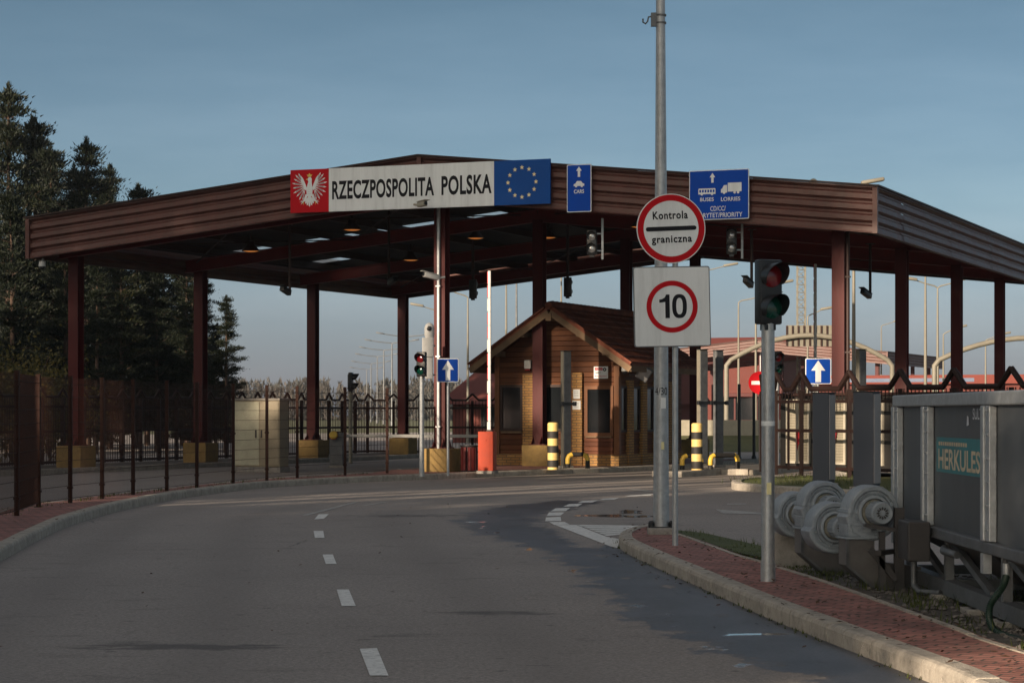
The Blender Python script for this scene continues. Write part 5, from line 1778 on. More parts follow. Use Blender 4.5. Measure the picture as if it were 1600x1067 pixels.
b.bb(-0.12, -0.055, -0.03, 0.03, zc - 0.09, zc + 0.07)
b.tube([(-0.10, 0, zc + 0.03), (-0.15, -0.01, zc + 0.02), (-0.16, -0.01, zc - 0.03), (-0.185, -0.01, zc - 0.06), (-0.215, -0.01, zc - 0.04), (-0.215, -0.01, zc)], 0.010, 8)
b.build('cable_hook', GALVDARK, t, smooth=40)

# ------------------------------------------------------------------ hopper and its fans
hop = thing('grey_hopper', 'long grey ribbed steel hopper with a teal HERKULES label beside the brick path', 'hopper', (3.40, 20.4, 0.05))
HL = 8.5
zt, zb = 1.655, 0.545
b = MB()
b.bb(0.06, 2.0, -HL, 0.0, zb, zt - 0.02)
b.build('panel', PANELGREY, hop)
b = MB()
b.bev(0.0, 2.06, -HL - 0.04, 0.03, zt - 0.10, zt, 0.012)
b.build('top_rim', GALV, hop)
b = MB()
b.bev(0.0, 2.05, -HL, 0.02, zb - 0.055, zb + 0.03, 0.01)
b.build('bottom_rail', GALVDARK, hop)
for y in (-0.03, -1.50, -3.92, -6.4, -8.4):
    b = MB()
    b.bev(-0.015, 0.06, y - 0.05, y + 0.05, zb + 0.032, zt - 0.102, 0.01)
    b.bev(0.0, 0.058, y - 0.19, y - 0.055, zb + 0.034, zt - 0.104, 0.008)
    b.bb(-0.012, 0.05, y - 0.05, y + 0.05, zb - 0.2, zb - 0.057)
    for k in range(6):
        for o_ in (-0.165, -0.085):
            b.lathe([(0.011, 0.0), (0.011, 0.006), (0.006, 0.009)], Matrix.Translation((0.0, y + o_, zb + 0.12 + k * 0.17)) @ Matrix.Rotation(R(-90), 4, 'Y'), 8)
    b.build('rib', GALV, hop)
# funnel bottoms
for y0_, y1_ in ((-4.3, -8.4), (-0.3, -4.0)):
    b = MB()
    ym = (y0_ + y1_) / 2
    vs = [(0.05, y0_, zb - 0.06), (1.95, y0_, zb - 0.06), (1.95, y1_, zb - 0.06), (0.05, y1_, zb - 0.06), (0.6, ym + 0.4, zb - 0.40), (1.4, ym + 0.4, zb - 0.40), (1.4, ym - 0.4, zb - 0.40), (0.6, ym - 0.4, zb - 0.40)]
    b.add(vs, [(0, 4, 5, 1), (1, 5, 6, 2), (2, 6, 7, 3), (3, 7, 4, 0), (4, 7, 6, 5)])
    b.build('funnel', DUCTGREY, hop)
b = MB()
for x in (0.12, 1.8):
    b.bar((x, 0.3, 0.10), (x, -HL - 0.1, 0.10), 0.10, 0.12)
for y in (-0.2, -2.0, -4.15, -6.5, -8.3):
    b.bar((0.12, y, 0.16), (0.12, y, zb - 0.06), 0.07, 0.07)
    b.bar((0.12, y, 0.12), (1.8, y, 0.12), 0.08, 0.08)
    if y > -8:
        b.bar((0.14, y, zb - 0.07), (0.14, y - 1.6, 0.16), 0.05, 0.05)
b.build('chassis', GALVDARK, hop)
b = MB()
for y in (-0.3, -1.9, -3.3, -4.3, -6.4, -8.2):
    b = MB()
    b.bev(-0.02, 0.28, y - 0.15, y + 0.15, -0.03, 0.04, 0.01)
    b.bev(0.02, 0.22, y - 0.11, y + 0.11, -0.10, 0.04, 0.01)
    b.build('foot_block', CONCRETE, hop)
b = MB(); b.bev(-0.20, -0.02, -1.95, -1.45, 0.30, 0.62, 0.012); cbx = b.build('control_box', BOXDARK, hop)
b = MB(); b.tube([(-0.11, -1.7, 0.30), (-0.11, -1.7, 0.09), (-0.09, -1.82, 0.05), (0.05, -2.0, 0.05)], 0.025, 10); b.tube([(0.04, -2.2, 0.42), (-0.02, -2.5, 0.42), (0.05, -2.7, 0.40)], 0.03, 10)
b.build('conduit', GALVDARK, hop, smooth=40)
b = MB(); b.bb(-0.204, -0.201, -1.92, -1.70, 0.33, 0.59); b.build('lid', BOXDARK, cbx)
# labels on the side (side faces -X): board frame with x along -Y
def side_plate(y, z):
    return Matrix.Translation((0.058, y, z)) @ Matrix(((0, 0, -1, 0), (-1, 0, 0, 0), (0, 1, 0, 0), (0, 0, 0, 1)))
lab_y0 = -1.80
b = MB(); b.prism([(0.0, -0.14), (1.86, -0.14), (1.86, 0.14), (0.0, 0.14)], 0.0, 0.002, side_plate(lab_y0, 1.165)); lb = b.build('label_plate', TEAL, hop)
b = MB(); text_into(b, 'HERKULES', 0.09, 1.74, -0.115, 0.05, 0.004, side_plate(lab_y0, 1.165), 0.02); b.build('lettering', LABELTEXT, lb)
b = MB()
for k in range(13):
    b.poly([(0.10 + k * 0.09, 0.075), (0.17 + k * 0.09, 0.075), (0.17 + k * 0.09, 0.105), (0.10 + k * 0.09, 0.105)], 0.004, side_plate(lab_y0, 1.165))
b.build('worn_lettering', LABELTEXT, lb)
b = MB(); text_into(b, 'SULTOF', 1.47, 2.0, 0.25, 0.335, 0.004, side_plate(lab_y0, 1.20), 0.015)
b.build('maker_lettering', LABELGREY, hop)
b = MB()
b.poly([(1.24, 0.20), (1.33, 0.21), (1.31, 0.27), (1.26, 0.28)], 0.004, side_plate(lab_y0, 1.20)); b.build('maker_emblem', LABELGREY, hop)
# hose
t = thing('green_hose', 'ribbed green hose hanging from the underside of the hopper', 'hose', (3.40, 20.4, 0.05))
HP = [(0.02, -4.6, 0.38), (-0.02, -4.65, 0.30), (-0.10, -4.62, 0.16), (-0.10, -4.75, 0.02), (0.0, -5.1, -0.02), (0.05, -5.8, 0.0), (0.1, -6.8, 0.0)]
HPs = []
for i in range(len(HP) - 1):
    p0 = Vector(HP[max(0, i - 1)]); p1 = Vector(HP[i]); p2 = Vector(HP[i + 1]); p3 = Vector(HP[min(len(HP) - 1, i + 2)])
    for j in range(24):
        q = j / 24
        HPs.append(0.5 * ((2 * p1) + (p2 - p0) * q + (2 * p0 - 5 * p1 + 4 * p2 - p3) * q * q + (3 * p1 - p0 - 3 * p2 + p3) * q ** 3))
b = MB(); b.tube(HPs, [0.026 if k % 2 else 0.022 for k in range(len(HPs))], 12); b.build('tube', HOSE, t, smooth=30)
b = MB(); b.tube([(0.02, -4.6, 0.46), (0.02, -4.6, 0.37)], 0.026, 12); b.build('coupling', GALV, t, smooth=40)

def fan(label, p, yaw, r, outlet, duct, motor=True, thick=0.26):
    """centrifugal fan: scroll housing with its axis along local -Y; outlet 'down' on the left or 'none'"""
    t = thing('blower_fan', label, 'blower', p, yaw, 'grey fans at the end of the hopper')
    Mx = Matrix.Rotation(R(90), 4, 'X')
    n = 40
    sc = []
    for k in range(n):
        a = R(180 - 360 * k / n)           # from the left side round over the top
        grow = r * (0.90 + 0.14 * k / n)
        sc.append((grow * math.cos(a), grow * math.sin(a)))
    b = MB()
    # rounded scroll: stacked outlines
    steps = [(-thick / 2, 0.90), (-thick / 2 + 0.03, 1.0), (thick / 2 - 0.035, 1.0), (thick / 2 - 0.008, 0.975), (thick / 2, 0.93), (thick / 2, 0.82), (thick / 2 - 0.022, 0.79)]
    vs, fs = [], []
    for dd, s in steps:
        for x, y in sc:
            vs.append((x * s, y * s, dd))
    for i in range(len(steps) - 1):
        for k in range(n):
            fs.append((i * n + k, (i + 1) * n + k, (i + 1) * n + (k + 1) % n, i * n + (k + 1) % n))
    fs.append(tuple(range(n)))
    fs.append(tuple(reversed(range((len(steps) - 1) * n, len(steps) * n))))
    b.add(vs, fs, Mx)
    if outlet:
        b.bev(-r * 0.93, -r * 0.93 + 0.235, -thick / 2 + 0.01, thick / 2 - 0.004, -r * 0.86, 0.03, 0.012)
        for z in (0.0, -r * 0.45):
            b.bev(-r * 0.95, -r * 0.93 + 0.20, -thick / 2 + 0.0, thick / 2 + 0.004, z - 0.008, z + 0.008, 0.003)
    b.build('scroll_housing', FANBLUE, t, smooth=24)
    b = MB()
    if outlet:
        b.bev(-r * 0.93 - 0.02, -r * 0.93 + 0.26, -thick / 2 - 0.01, thick / 2 + 0.01, -r * 0.86 - 0.018, -r * 0.86 - 0.001, 0.004)
        b.bb(-r * 0.93 + 0.04, -r * 0.93 + 0.12, -thick / 2 - 0.004, -thick / 2 + 0.012, -r * 0.70, -r * 0.52)
        b.build('outlet_flange', FANBLUE, t)
    # front rings
    b = MB()
    Mf_ = Mx @ Matrix.Translation((0, 0, thick / 2))
    b.lathe([(r * 0.70, -0.03), (r * 0.70, -0.004), (r * 0.655, -0.004), (r * 0.65, -0.03)], Mf_, 40, cap=False)
    b.lathe([(r * 0.585, -0.03), (r * 0.585, 0.024), (r * 0.56, 0.030), (r * 0.49, 0.030), (r * 0.475, 0.022), (r * 0.47, -0.02)], Mf_, 40, cap=False)
    for k in range(6):
        b.bb(r * 0.586, r * 0.655, -0.004, 0.004, -0.024, 0.012, Mf_ @ Matrix.Rotation(R(60 * k + 20), 4, 'Z'))
    b.build('inlet_ring', FANBLUE, t, smooth=24)
    b = MB()
    for k in range(12):
        a = R(30 * k + 15)
        b.lathe([(0.007, -0.024), (0.007, -0.014)], Mf_ @ Matrix.Translation((r * 0.735 * math.cos(a), r * 0.735 * math.sin(a), 0)), 6)
    b.build('bolt', GALV, t)
    b = MB()
    b.lathe([(r * 0.455, 0.002), (r * 0.44, 0.020), (r * 0.20, 0.020)], Mf_, 32)
    for k in range(8):
        a = R(45 * k + 10)
        b.lathe([(0.012, 0.02), (0.012, 0.032)], Mf_ @ Matrix.Translation((r * 0.38 * math.cos(a), r * 0.38 * math.sin(a), 0)), 8)
    b.build('motor_flange', BRASS, t, smooth=30)
    if motor:
        b = MB()
        mr = r * 0.385
        prof = []
        z0_ = 0.03
        b.lathe([(mr * 0.55, 0.02), (mr * 0.95, 0.035), (mr, 0.05), (mr, 0.17), (mr * 1.03, 0.175), (mr * 1.03, 0.21), (mr * 0.92, 0.225), (mr * 0.6, 0.222), (mr * 0.58, 0.214), (mr * 0.25, 0.214), (mr * 0.23, 0.224), (0.004, 0.224)], Mf_, 28)
        for k in range(18):
            a = R(20 * k)
            b.bb(mr * 0.98, mr * 1.05, -0.003, 0.003, 0.055, 0.17, Mf_ @ Matrix.Rotation(a, 4, 'Z'))
        b.build('motor', FANBLUE, t, smooth=30)
        b = MB()
        for k in range(12):
            a = R(30 * k)
            b.bb(mr * 0.28, mr * 0.56, -0.004, 0.004, 0.2145, 0.218, Mf_ @ Matrix.Rotation(a, 4, 'Z'))
        ring(b, mr * 0.40, mr * 0.46, 0.219, Mf_, 20)
        b.build('fan_grille', BOXDARK, t)
        b = MB()
        b.lathe([(0.012, 0), (0.018, 0.006), (0.012, 0.012)], Mf_ @ Matrix.Translation((mr * 0.95, mr * 0.75, 0.19)), 12)
        b.build('lifting_eye', FANBLUE, t)
    if duct:
        # elbow duct below the outlet
        xl, xr_ = -r * 0.93 + 0.0, -r * 0.93 + 0.24
        zt_ = -r * 0.86 - 0.02
        poly = [(xl, zt_), (xl, zt_ - 0.22), (xl + 0.25, zt_ - 0.43), (xl + 0.66, zt_ - 0.43), (xl + 0.66, zt_ - 0.24), (xr_ + 0.10, zt_ - 0.20), (xr_, zt_ - 0.10), (xr_, zt_)]
        b = MB()
        b.prism(poly, -thick / 2 + 0.015, thick / 2 - 0.015, Mx)
        b.build('elbow_duct', DUCTGREY, t)
        b = MB()
        for (xa, za), (xb, zb_) in ((poly[0], poly[1]), (poly[1], poly[2])):
            b.bar((xa - 0.004, -thick / 2 + 0.01, za), (xb - 0.004, -thick / 2 + 0.01, zb_), 0.022, 0.022)
        b.build('duct_seam', GALVDARK, t)
    return t
fan('grey fan with its motor end facing the road, nearest to the hopper side', (at(1357, 19.6), 19.6, zat(799, 19.6)), R(11), 0.245, True, True)
fan('lower grey fan tucked between the two fans with ducts', (at(1297, 20.2), 20.2, zat(822, 20.2)), R(11), 0.235, False, False)
fan('upper rear grey fan on a duct, its motor hidden by the lower fan', (at(1283, 21.1), 21.1, zat(788, 21.1)), R(11), 0.235, True, True)
fan('low rear grey fan half hidden behind the traffic light post', (at(1241, 21.7), 21.7, zat(802, 21.7)), R(11), 0.225, False, False)
t = thing('support_frame', 'black angle iron stand carrying the nearest fan motor', 'frame', (at(1375, 19.3), 19.3, 0.05))
b = MB()
b.bar((0.0, -0.1, 0.0), (0.0, -0.1, 0.50), 0.05, 0.05); b.bar((-0.10, -0.1, 0.36), (0.12, -0.1, 0.10), 0.05, 0.05); b.bar((-0.15, -0.12, 0.56), (0.10, -0.12, 0.52), 0.10, 0.03); b.bar((0.16, 0, 0.0), (0.16, 0, 0.7), 0.08, 0.08)
b.bar((-0.05, -0.2, 0.33), (0.15, 0.1, 0.33), 0.06, 0.04)
b.build('stand', BOXDARK, t)
t = thing('concrete_block', 'mossy concrete block on the ground under the rear fan', 'block', (at(1231, 22.0), 22.0, 0.05))
b = MB(); b.bev(-0.16, 0.22, -0.2, 0.25, -0.02, 0.36, 0.02); b.build('block', CONCRETE, t)

# ------------------------------------------------------------------ trees
def pine_mesh(seed, H, low=0.12, Rm=3.4, dens=1.0):
    rng = random.Random(seed)
    tb = MB()
    bend = (rng.uniform(-0.3, 0.3), rng.uniform(-0.3, 0.3))
    def axis(z):
        q = z / H
        return Vector((bend[0] * math.sin(q * 3), bend[1] * math.sin(q * 2.3 + 1) - bend[1] * math.sin(1), z))
    zs = [H * k / 14 for k in range(15)]
    tb.tube([axis(z) for z in zs], [max(0.015, 0.20 * (1 - z / H) ** 0.8 * H / 16 + 0.02) for z in zs], 8)
    cb = MB()
    z = H * low
    while z < H * 0.985:
        q = (z / H - low) / (1 - low)
        L = Rm * ((1 - q) ** 0.75) * (0.75 + 0.25 * min(1, q * 5)) * rng.uniform(0.65, 1.12) + 0.25
        for _ in range(rng.choice((2, 3, 3, 4))):
            az = rng.uniform(0, 2 * math.pi)
            LL = L * rng.uniform(0.6, 1.1)
            up = rng.uniform(-0.05, 0.28) + 0.45 * q
            dr = Vector((math.cos(az), math.sin(az), up)).normalized()
            p0 = axis(z)
            pts = [p0, p0 + dr * LL * 0.5 + Vector((0, 0, -0.05 * LL)), p0 + dr * LL + Vector((0, 0, 0.06 * LL))]
            tb.tube(pts, [0.05 * (1 - q) + 0.015, 0.03 * (1 - q) + 0.012, 0.008], 4, cap=False)
            nc = max(2, int(LL / 0.42))
            for c in range(nc):
                q2 = 0.13 + 0.89 * (c + rng.random()) / nc
                base = p0 + dr * LL * min(1.04, q2)
                base += Vector((-dr.y, dr.x, 0)) * rng.gauss(0, 0.30 * LL * 0.5) + Vector((0, 0, rng.uniform(-0.10, 0.14)))
                k = int(rng.uniform(85, 130) * dens)
                rad = rng.uniform(0.30, 0.52)
                for _j in range(k):
                    o = Vector((rng.gauss(0, 1), rng.gauss(0, 1), rng.gauss(0, 0.36))) * rad * 0.62
                    dd = (o.normalized() * 0.7 + dr * 0.5 + Vector((0, 0, 0.65)) + Vector((rng.gauss(0, .3), rng.gauss(0, .3), rng.gauss(0, .3)))).normalized()
                    sd_ = dd.cross(Vector((rng.gauss(0, 1), rng.gauss(0, 1), rng.gauss(0, 1)))).normalized()
                    ln = rng.uniform(0.12, 0.24)
                    w = rng.uniform(0.024, 0.046)
                    c0 = base + o
                    cb.add([c0 - sd_ * w, c0 + sd_ * w, c0 + dd * ln], [(0, 1, 2)])
        z += rng.uniform(0.34, 0.58) * (H / 15)
    for _j in range(int(260 * dens)):
        q2 = rng.random()
        c0 = axis(H * (0.93 + 0.085 * q2)) + Vector((rng.gauss(0, 1), rng.gauss(0, 1), 0)) * 0.30 * (1.1 - q2)
        dd = Vector((rng.gauss(0, .5), rng.gauss(0, .5), 1)).normalized()
        sd_ = dd.cross(Vector((rng.gauss(0, 1), rng.gauss(0, 1), 0.1))).normalized() * 0.035
        cb.add([c0 - sd_, c0 + sd_, c0 + dd * 0.24], [(0, 1, 2)])
    return tb, cb

PROTO = []
def tree_proto(seed, H, low, Rm, dens=1.0):
    tb, cb = pine_mesh(seed, H, low, Rm, dens)
    t = thing('pine_tree', 'pine', 'tree')
    tb.build('trunk', BARK, t, smooth=60)
    cb.build('crown', NEEDLE, t)
    PROTO.append([t, H, False])
random.seed(3)
for sd_, H_, low_, Rm_ in ((11, 16.0, 0.10, 3.3), (12, 15.0, 0.14, 3.0), (13, 16.5, 0.08, 3.6), (14, 14.0, 0.12, 2.7)):
    tree_proto(sd_, H_, low_, Rm_)
def place_tree(px_, Zc, ytop, which, label, spin=0.0, group='pines beyond the left lanes', x=None, H=None):
    t, H0, used = PROTO[which]
    h = H if H else zat(ytop, Zc)
    loc = (at(px_, Zc) if x is None else x, Zc, -0.1)
    if not used:
        PROTO[which][2] = True
        o = t
        o.location = loc
    else:
        o = dup(t, loc)
    o.rotation_euler = (0, 0, spin)
    s = h / H0
    o.scale = (s, s, s)
    o['label'] = label
    o['group'] = group
    return o
TREES = [
    (14, 92, 138, 0, 'tallest pine, its top at the left edge of the picture'),
    (-48, 96, 128, 2, 'pine cut by the left edge behind the tallest pine'),
    (48, 99, 188, 3, 'pine whose top stands just right of the tallest pine'),
    (81, 97, 236, 1, 'small topped pine in the dip between the two highest tops'),
    (136, 95, 221, 0, 'pine with a separate pointed top right of the dip, second highest'),
    (172, 99, 262, 2, 'pine on the right shoulder of the second highest pine'),
    (212, 101, 292, 3, 'pine just rising above the left slope of the canopy roof'),
    (255, 99, 330, 1, 'pine behind the left slope of the canopy roof, between the two left columns'),
    (292, 97, 385, 0, 'pine behind the second canopy column from the left'),
    (322, 95, 432, 2, 'pine just right of the second canopy column, its right side against the sky'),
    (338, 94, 505, 3, 'low pine at the right edge of the wood above the railing fence'),
    (352, 90, 462, 2, 'pine bulging out at the right edge of the wood, past the second canopy column'),
    (100, 88, 330, 2, 'pine standing in front of the wood behind the first canopy column'),
    (190, 90, 360, 0, 'dark pine seen under the canopy between the first and second columns'),
    (245, 91, 420, 1, 'lower dark pine seen under the canopy left of the second column'),
    (60, 106, 215, 2, 'dark pine filling the wood behind the two highest tops'),
    (115, 108, 262, 0, 'dark pine filling the wood left of the second highest top'),
    (165, 108, 300, 1, 'dark pine filling the wood right of the second highest top'),
    (230, 109, 345, 2, 'dark pine deep in the wood behind the canopy roof slope'),
    (285, 107, 410, 3, 'dark pine deep in the wood left of the second column top'),
    (150, 86, 400, 2, 'broad dark pine at the front of the wood between the first two columns'),
    (300, 92, 440, 2, 'broad dark pine at the front of the wood behind the second column'),
    (20, 86, 300, 3, 'pine with sunlit low branches at the left edge of the picture'),
]
for i, (px_, Zc, yt, w, lab) in enumerate(TREES):
    place_tree(px_, Zc, yt, w, lab, spin=i * 1.37)

# the pine wood behind the camera on the left, whose long shadow lies over the near road
def along_sun(p, q):
    h = SUN_HEAD.normalized()
    return (p * h.y + q * h.x, -p * h.x + q * h.y)
tree_proto(21, 28.0, 0.80, 3.4, 0.8)
rng = random.Random(17)
def shade_row(p0, p1, n, proto, h0, h1, q0, label, group):
    for i in range(n):
        p = p0 + (p1 - p0) * i / max(1, n - 1) + rng.uniform(-.3, .3)
        x, y = along_sun(p, q0 + (i % 3) * 2.6 + rng.uniform(-.8, .8))
        place_tree(0, y, 0, i % 4 if proto is None else proto, label, spin=rng.uniform(0, 6), group=group, x=x, H=rng.uniform(h0, h1))
shade_row(-22.2, -8.6, 21, None, 19.0, 22.0, -21, 'pine of the wood behind the viewer on the left of the road', 'pines behind the viewer')
shade_row(-25.6, -24.2, 2, None, 14.0, 14.6, -21, 'young pine at the edge of the wood behind the viewer', 'young pines behind the viewer')
shade_row(-27.8, -26.8, 2, None, 10.8, 11.4, -21, 'young pine at the edge of the wood behind the viewer', 'young pines behind the viewer')
shade_row(-39.0, -29.2, 10, None, 14.6, 16.2, -21, 'half grown pine of the wood behind the viewer', 'half grown pines behind the viewer')
shade_row(-66.0, -38.2, 18, None, 23.0, 26.0, -21, 'pine of the wood beyond the left lanes, out of the picture', 'pines left of the picture')
shade_row(-47.0, -25.6, 14, 4, 27.5, 29.0, -26, 'tall bare stemmed pine of the wood behind the viewer', 'tall pines behind the viewer')
shade_row(-46.0, -25.2, 15, 4, 30.0, 32.0, -34, 'tall bare stemmed pine of the wood behind the viewer', 'tall pines behind the viewer')

def bush(seed, n, rx, ry, rz_, mat, label, loc, name='leafy_bush', stems=7, size=0.13):
    rng = random.Random(seed)
    t = thing(name, label, 'bush', loc)
    sb, lb_ = MB(), MB()
    for k in range(stems):
        a = rng.uniform(0, 6.28)
        tip = Vector((rx * 0.8 * math.cos(a) * rng.random(), ry * 0.8 * math.sin(a) * rng.random(), rz_ * rng.uniform(1.2, 2.0)))
        pts = [Vector((0, 0, 0)), tip * 0.5 + Vector((rng.gauss(0, .1), rng.gauss(0, .1), 0.1)), tip]
        sb.tube(pts, [0.03, 0.02, 0.008], 5, cap=False)
        for j in range(n // stems):
            c = pts[1].lerp(pts[2], rng.random()) if rng.random() < 0.7 else pts[0].lerp(pts[1], rng.uniform(0.5, 1))
            c = c + Vector((rng.gauss(0, rx * 0.35), rng.gauss(0, ry * 0.35), rng.gauss(0, rz_ * 0.25)))
            if c.z < 0.05:
                continue
            u_ = Vector((rng.gauss(0, 1), rng.gauss(0, 1), rng.gauss(0, 1))).normalized()
            w_2 = u_.cross(Vector((rng.gauss(0, 1), rng.gauss(0, 1), rng.gauss(0, 1)))).normalized()
            s = rng.uniform(0.6, 1.2) * size
            lb_.add([c, c + u_ * s * 0.5 + w_2 * s * 0.32, c + u_ * s, c + u_ * s * 0.5 - w_2 * s * 0.32], [(0, 1, 2, 3)])
    sb.build('stem', BARK, t, smooth=60)
    lb_.build('foliage', mat, t)
    return t
bush(1, 5200, 1.9, 1.6, 1.9, OAKLEAF, 'brown and green bush lit by the sun at the far left behind the mesh fence', (at(20, 70), 70, 0))
bush(2, 4200, 1.6, 1.5, 1.5, OAKLEAF, 'smaller brown and green bush beside the first canopy column', (at(78, 74), 74, 0))
bush(3, 4200, 1.7, 1.4, 1.6, OAKLEAF, 'orange tinted bush cut by the left edge of the picture', (at(-35, 66), 66, 0))

# far wood on the horizon: reads as one mass
rng = random.Random(5)
b = MB()
for k in range(520):
    px_ = rng.uniform(-300, 1900)
    Zc = rng.uniform(430, 560)
    x = at(px_, Zc)
    base = 597 if 330 < px_ < 720 else 612
    h = zat(base + rng.uniform(-6, 10), Zc)
    wd = rng.uniform(1.8, 3.4)
    b.tube([(x, Zc, 0), (x, Zc, h * 0.8)], [0.2, 0.08], 4, cap=False)
    conifer = rng.random() < 0.3
    for j in range(120):
        q = rng.random()
        z = h * q * 0.97
        ww = wd * ((1.05 - q) if conifer else (0.55 + 0.6 * math.sin(min(1.0, q * 1.15) * math.pi)) * 0.8)
        c = Vector((x + rng.gauss(0, ww * 0.45), Zc + rng.gauss(0, ww * 0.45), z))
        s = rng.uniform(0.25, 0.6)
        dd = Vector((rng.gauss(0, .45), rng.gauss(0, .3), 1)).normalized()
        b.add([c - Vector((s * 0.4, 0, 0)), c + Vector((s * 0.4, rng.gauss(0, .2), 0)), c + dd * s * 2.2], [(0, 1, 2)])
fw = b.build('far_wood', FARLEAF)
stuff(fw, 'pale brown wood of bare trees along the horizon', 'wood')

# ------------------------------------------------------------------ street lights
LIGHTS = {}
def street_light(label, px_, Zc, ytop, arms, L=2.4, mat=LAMPCREAM, group='street lights round the crossing', r=0.066):
    t = thing('street_light', label, 'street light', (at(px_, Zc), Zc, 0.0), 0, group)
    h = zat(ytop, Zc)
    b = MB(); b.tube([(0, 0, 0), (0, 0, h * 0.5), (0, 0, h - 0.3)], [r * 1.25, r, r * 0.6], 10)
    b.lathe([(r * 1.8, 0), (r * 1.8, 0.5), (r * 1.2, 0.6)], n=10)
    b.build('pole', mat, t, smooth=40)
    for s in arms:
        b = MB()
        b.tube([(0, 0, h - 0.31), (0, 0, h - 0.1), (s * 0.14, -0.02, h), (s * L * 0.55, -0.1, h + 0.12), (s * L, -0.15, h + 0.30)], [r * 0.6, r * 0.55, r * 0.5, r * 0.45, r * 0.4], 8)
        b.build('arm', mat, t, smooth=40)
        b = MB()
        Mh = Matrix.Translation((s * (L + 0.3), -0.18, h + 0.36)) @ Matrix.Rotation(-s * R(10), 4, 'Y')
        b.bev(-0.42, 0.42, -0.14, 0.14, -0.06, 0.08, 0.05, Mh)
        b.build('lamp_head', mat, t, smooth=50)
    return t
for i, (px_, Zc, yt, tx) in enumerate(((573, 443, 577, 'farthest of the row of double street lights far left'), (579.8, 387, 568, 'second farthest of the row of double street lights far left'), (589.5, 343, 557, 'third farthest of the row of double street lights far left'),
                                  (599.8, 309, 547, 'fourth farthest of the row of double street lights far left'), (612.5, 277, 536, 'second nearest of the row of double street lights far left'), (636, 245, 526, 'nearest of the row of double street lights far left, behind a canopy column'))):
    street_light(tx, px_, Zc, yt, (-1, 1), 2.6, GALVDARK, 'row of double street lights far left', 0.11)
street_light('slim street light with one arm left of the kiosk roof', 731, 118, 462, (-1,), 1.0, LAMPCREAM)
street_light('street light whose lamp head shows left of the front column', 690, 140, 486, (-1,), 1.2, LAMPCREAM)
street_light('bare light pole rising behind the left slope of the kiosk roof', 791, 120, 430, (1,), 1.2, LAMPCREAM)
street_light('dark light pole just right of the bare pole behind the kiosk roof', 807, 112, 425, (-1,), 1.2, GALVDARK)
street_light('pale pole rising behind the kiosk ridge', 877, 122, 425, (1,), 1.4, LAMPCREAM)
street_light('street light with a lit head just right of the round sign', 1092, 130, 424, (1,), 1.5, LAMPCREAM)
street_light('street light with one curved arm left of the near traffic light', 1154, 125, 470, (1,), 1.4, LAMPCREAM)
street_light('street light close behind the near traffic light post', 1181, 118, 452, (1,), 1.2, LAMPCREAM)
street_light('street light with a short arm beside the lattice mast', 1262, 128, 492, (1,), 0.8, LAMPCREAM)
street_light('tall bare pole between the second and third right canopy columns', 1446, 96, 420, (1,), 1.0, LAMPCREAM)
street_light('double armed street light between the right canopy columns', 1465, 112, 447, (-1, 1), 1.15, LAMPCREAM)
street_light('far small street light left of the second right canopy column', 1377, 190, 508, (1,), 1.1, LAMPCREAM)
street_light('street light with a lit head right of the double armed one', 1474, 140, 520, (1,), 0.7, LAMPCREAM)
street_light('street light whose lit head shows at the right edge of the picture', 1540, 150, 530, (1,), 0.9, LAMPCREAM)
street_light('lamp behind the canopy roof, its pale head showing over the right roof corner', 1334, 82, 300, (1,), 0.35, LAMPCREAM)

# lattice mast
Zc = 210
t = thing('lattice_mast', 'thin steel lattice mast far behind the near traffic light', 'mast', (at(1252, Zc), Zc, 0))
h = zat(390, Zc)
b = MB()
w = 0.36
for sx, sy in ((-1, -1), (1, -1), (1, 1), (-1, 1)):
    b.tube([(sx * w, sy * w, 0), (sx * w, sy * w, h)], 0.05, 5)
z = 0.0
k = 0
while z < h - 0.8:
    for sx, sy, ex, ey in ((-1, -1, 1, -1), (1, -1, 1, 1), (1, 1, -1, 1), (-1, 1, -1, -1)):
        b.tube([(sx * w, sy * w, z), (ex * w, ey * w, z + 0.7)], 0.028, 4)
        b.tube([(sx * w, sy * w, z + 0.7), (ex * w, ey * w, z + 0.7)], 0.025, 4)
    z += 0.7
b.build('lattice', LAMPCREAM, t)

# gantries
def gantry(label, pxl, pxr, Zc, ycol, ytop, ybar, panel=None, r=0.11):
    t = thing('sign_gantry', label, 'gantry', (at((pxl + pxr) / 2, Zc), Zc, 0.0), 0, 'curved white gantries')
    w = at(pxr, Zc) - at(pxl, Zc)
    hc, ht = zat(ycol, Zc), zat(ytop, Zc)
    pts = [(-w / 2, 0, 0), (-w / 2, 0, hc * 0.6), (-w / 2, 0, hc - 0.15), (-w / 2 + 0.2, 0, hc + 0.1)]
    n = 14
    for k in range(1, n):
        q = k / n
        x = -w / 2 + 0.2 + (w - 0.4) * q
        pts.append((x, 0, hc + 0.1 + (ht - hc - 0.1) * (1 - abs(2 * q - 1) ** 2.0)))
    pts += [(w / 2 - 0.2, 0, hc + 0.1), (w / 2, 0, hc - 0.15), (w / 2, 0, 0)]
    b = MB(); b.tube(pts, r, 12); b.build('arch', LAMPCREAM, t, smooth=50)
    if panel:
        xa, xb, ya, yb = panel
        x0_, x1_ = at(xa, Zc) - t.location.x, at(xb, Zc) - t.location.x
        z0_, z1_ = zat(yb, Zc), zat(ya, Zc)
        b = MB(); b.bev(x0_, x1_, 0.16, 0.2, z0_, z1_, 0.01); sp = b.build('sign_panel', LAMPCREAM, t)
        b = MB()
        k = 8
        for j in range(k + 1):
            x = x0_ + (x1_ - x0_) * j / k
            b.bb(x - 0.035, x + 0.035, 0.11, 0.158, z0_ + 0.02, z1_ - 0.02)
        b.build('stiffener', DARKSTEEL, sp)
    return t
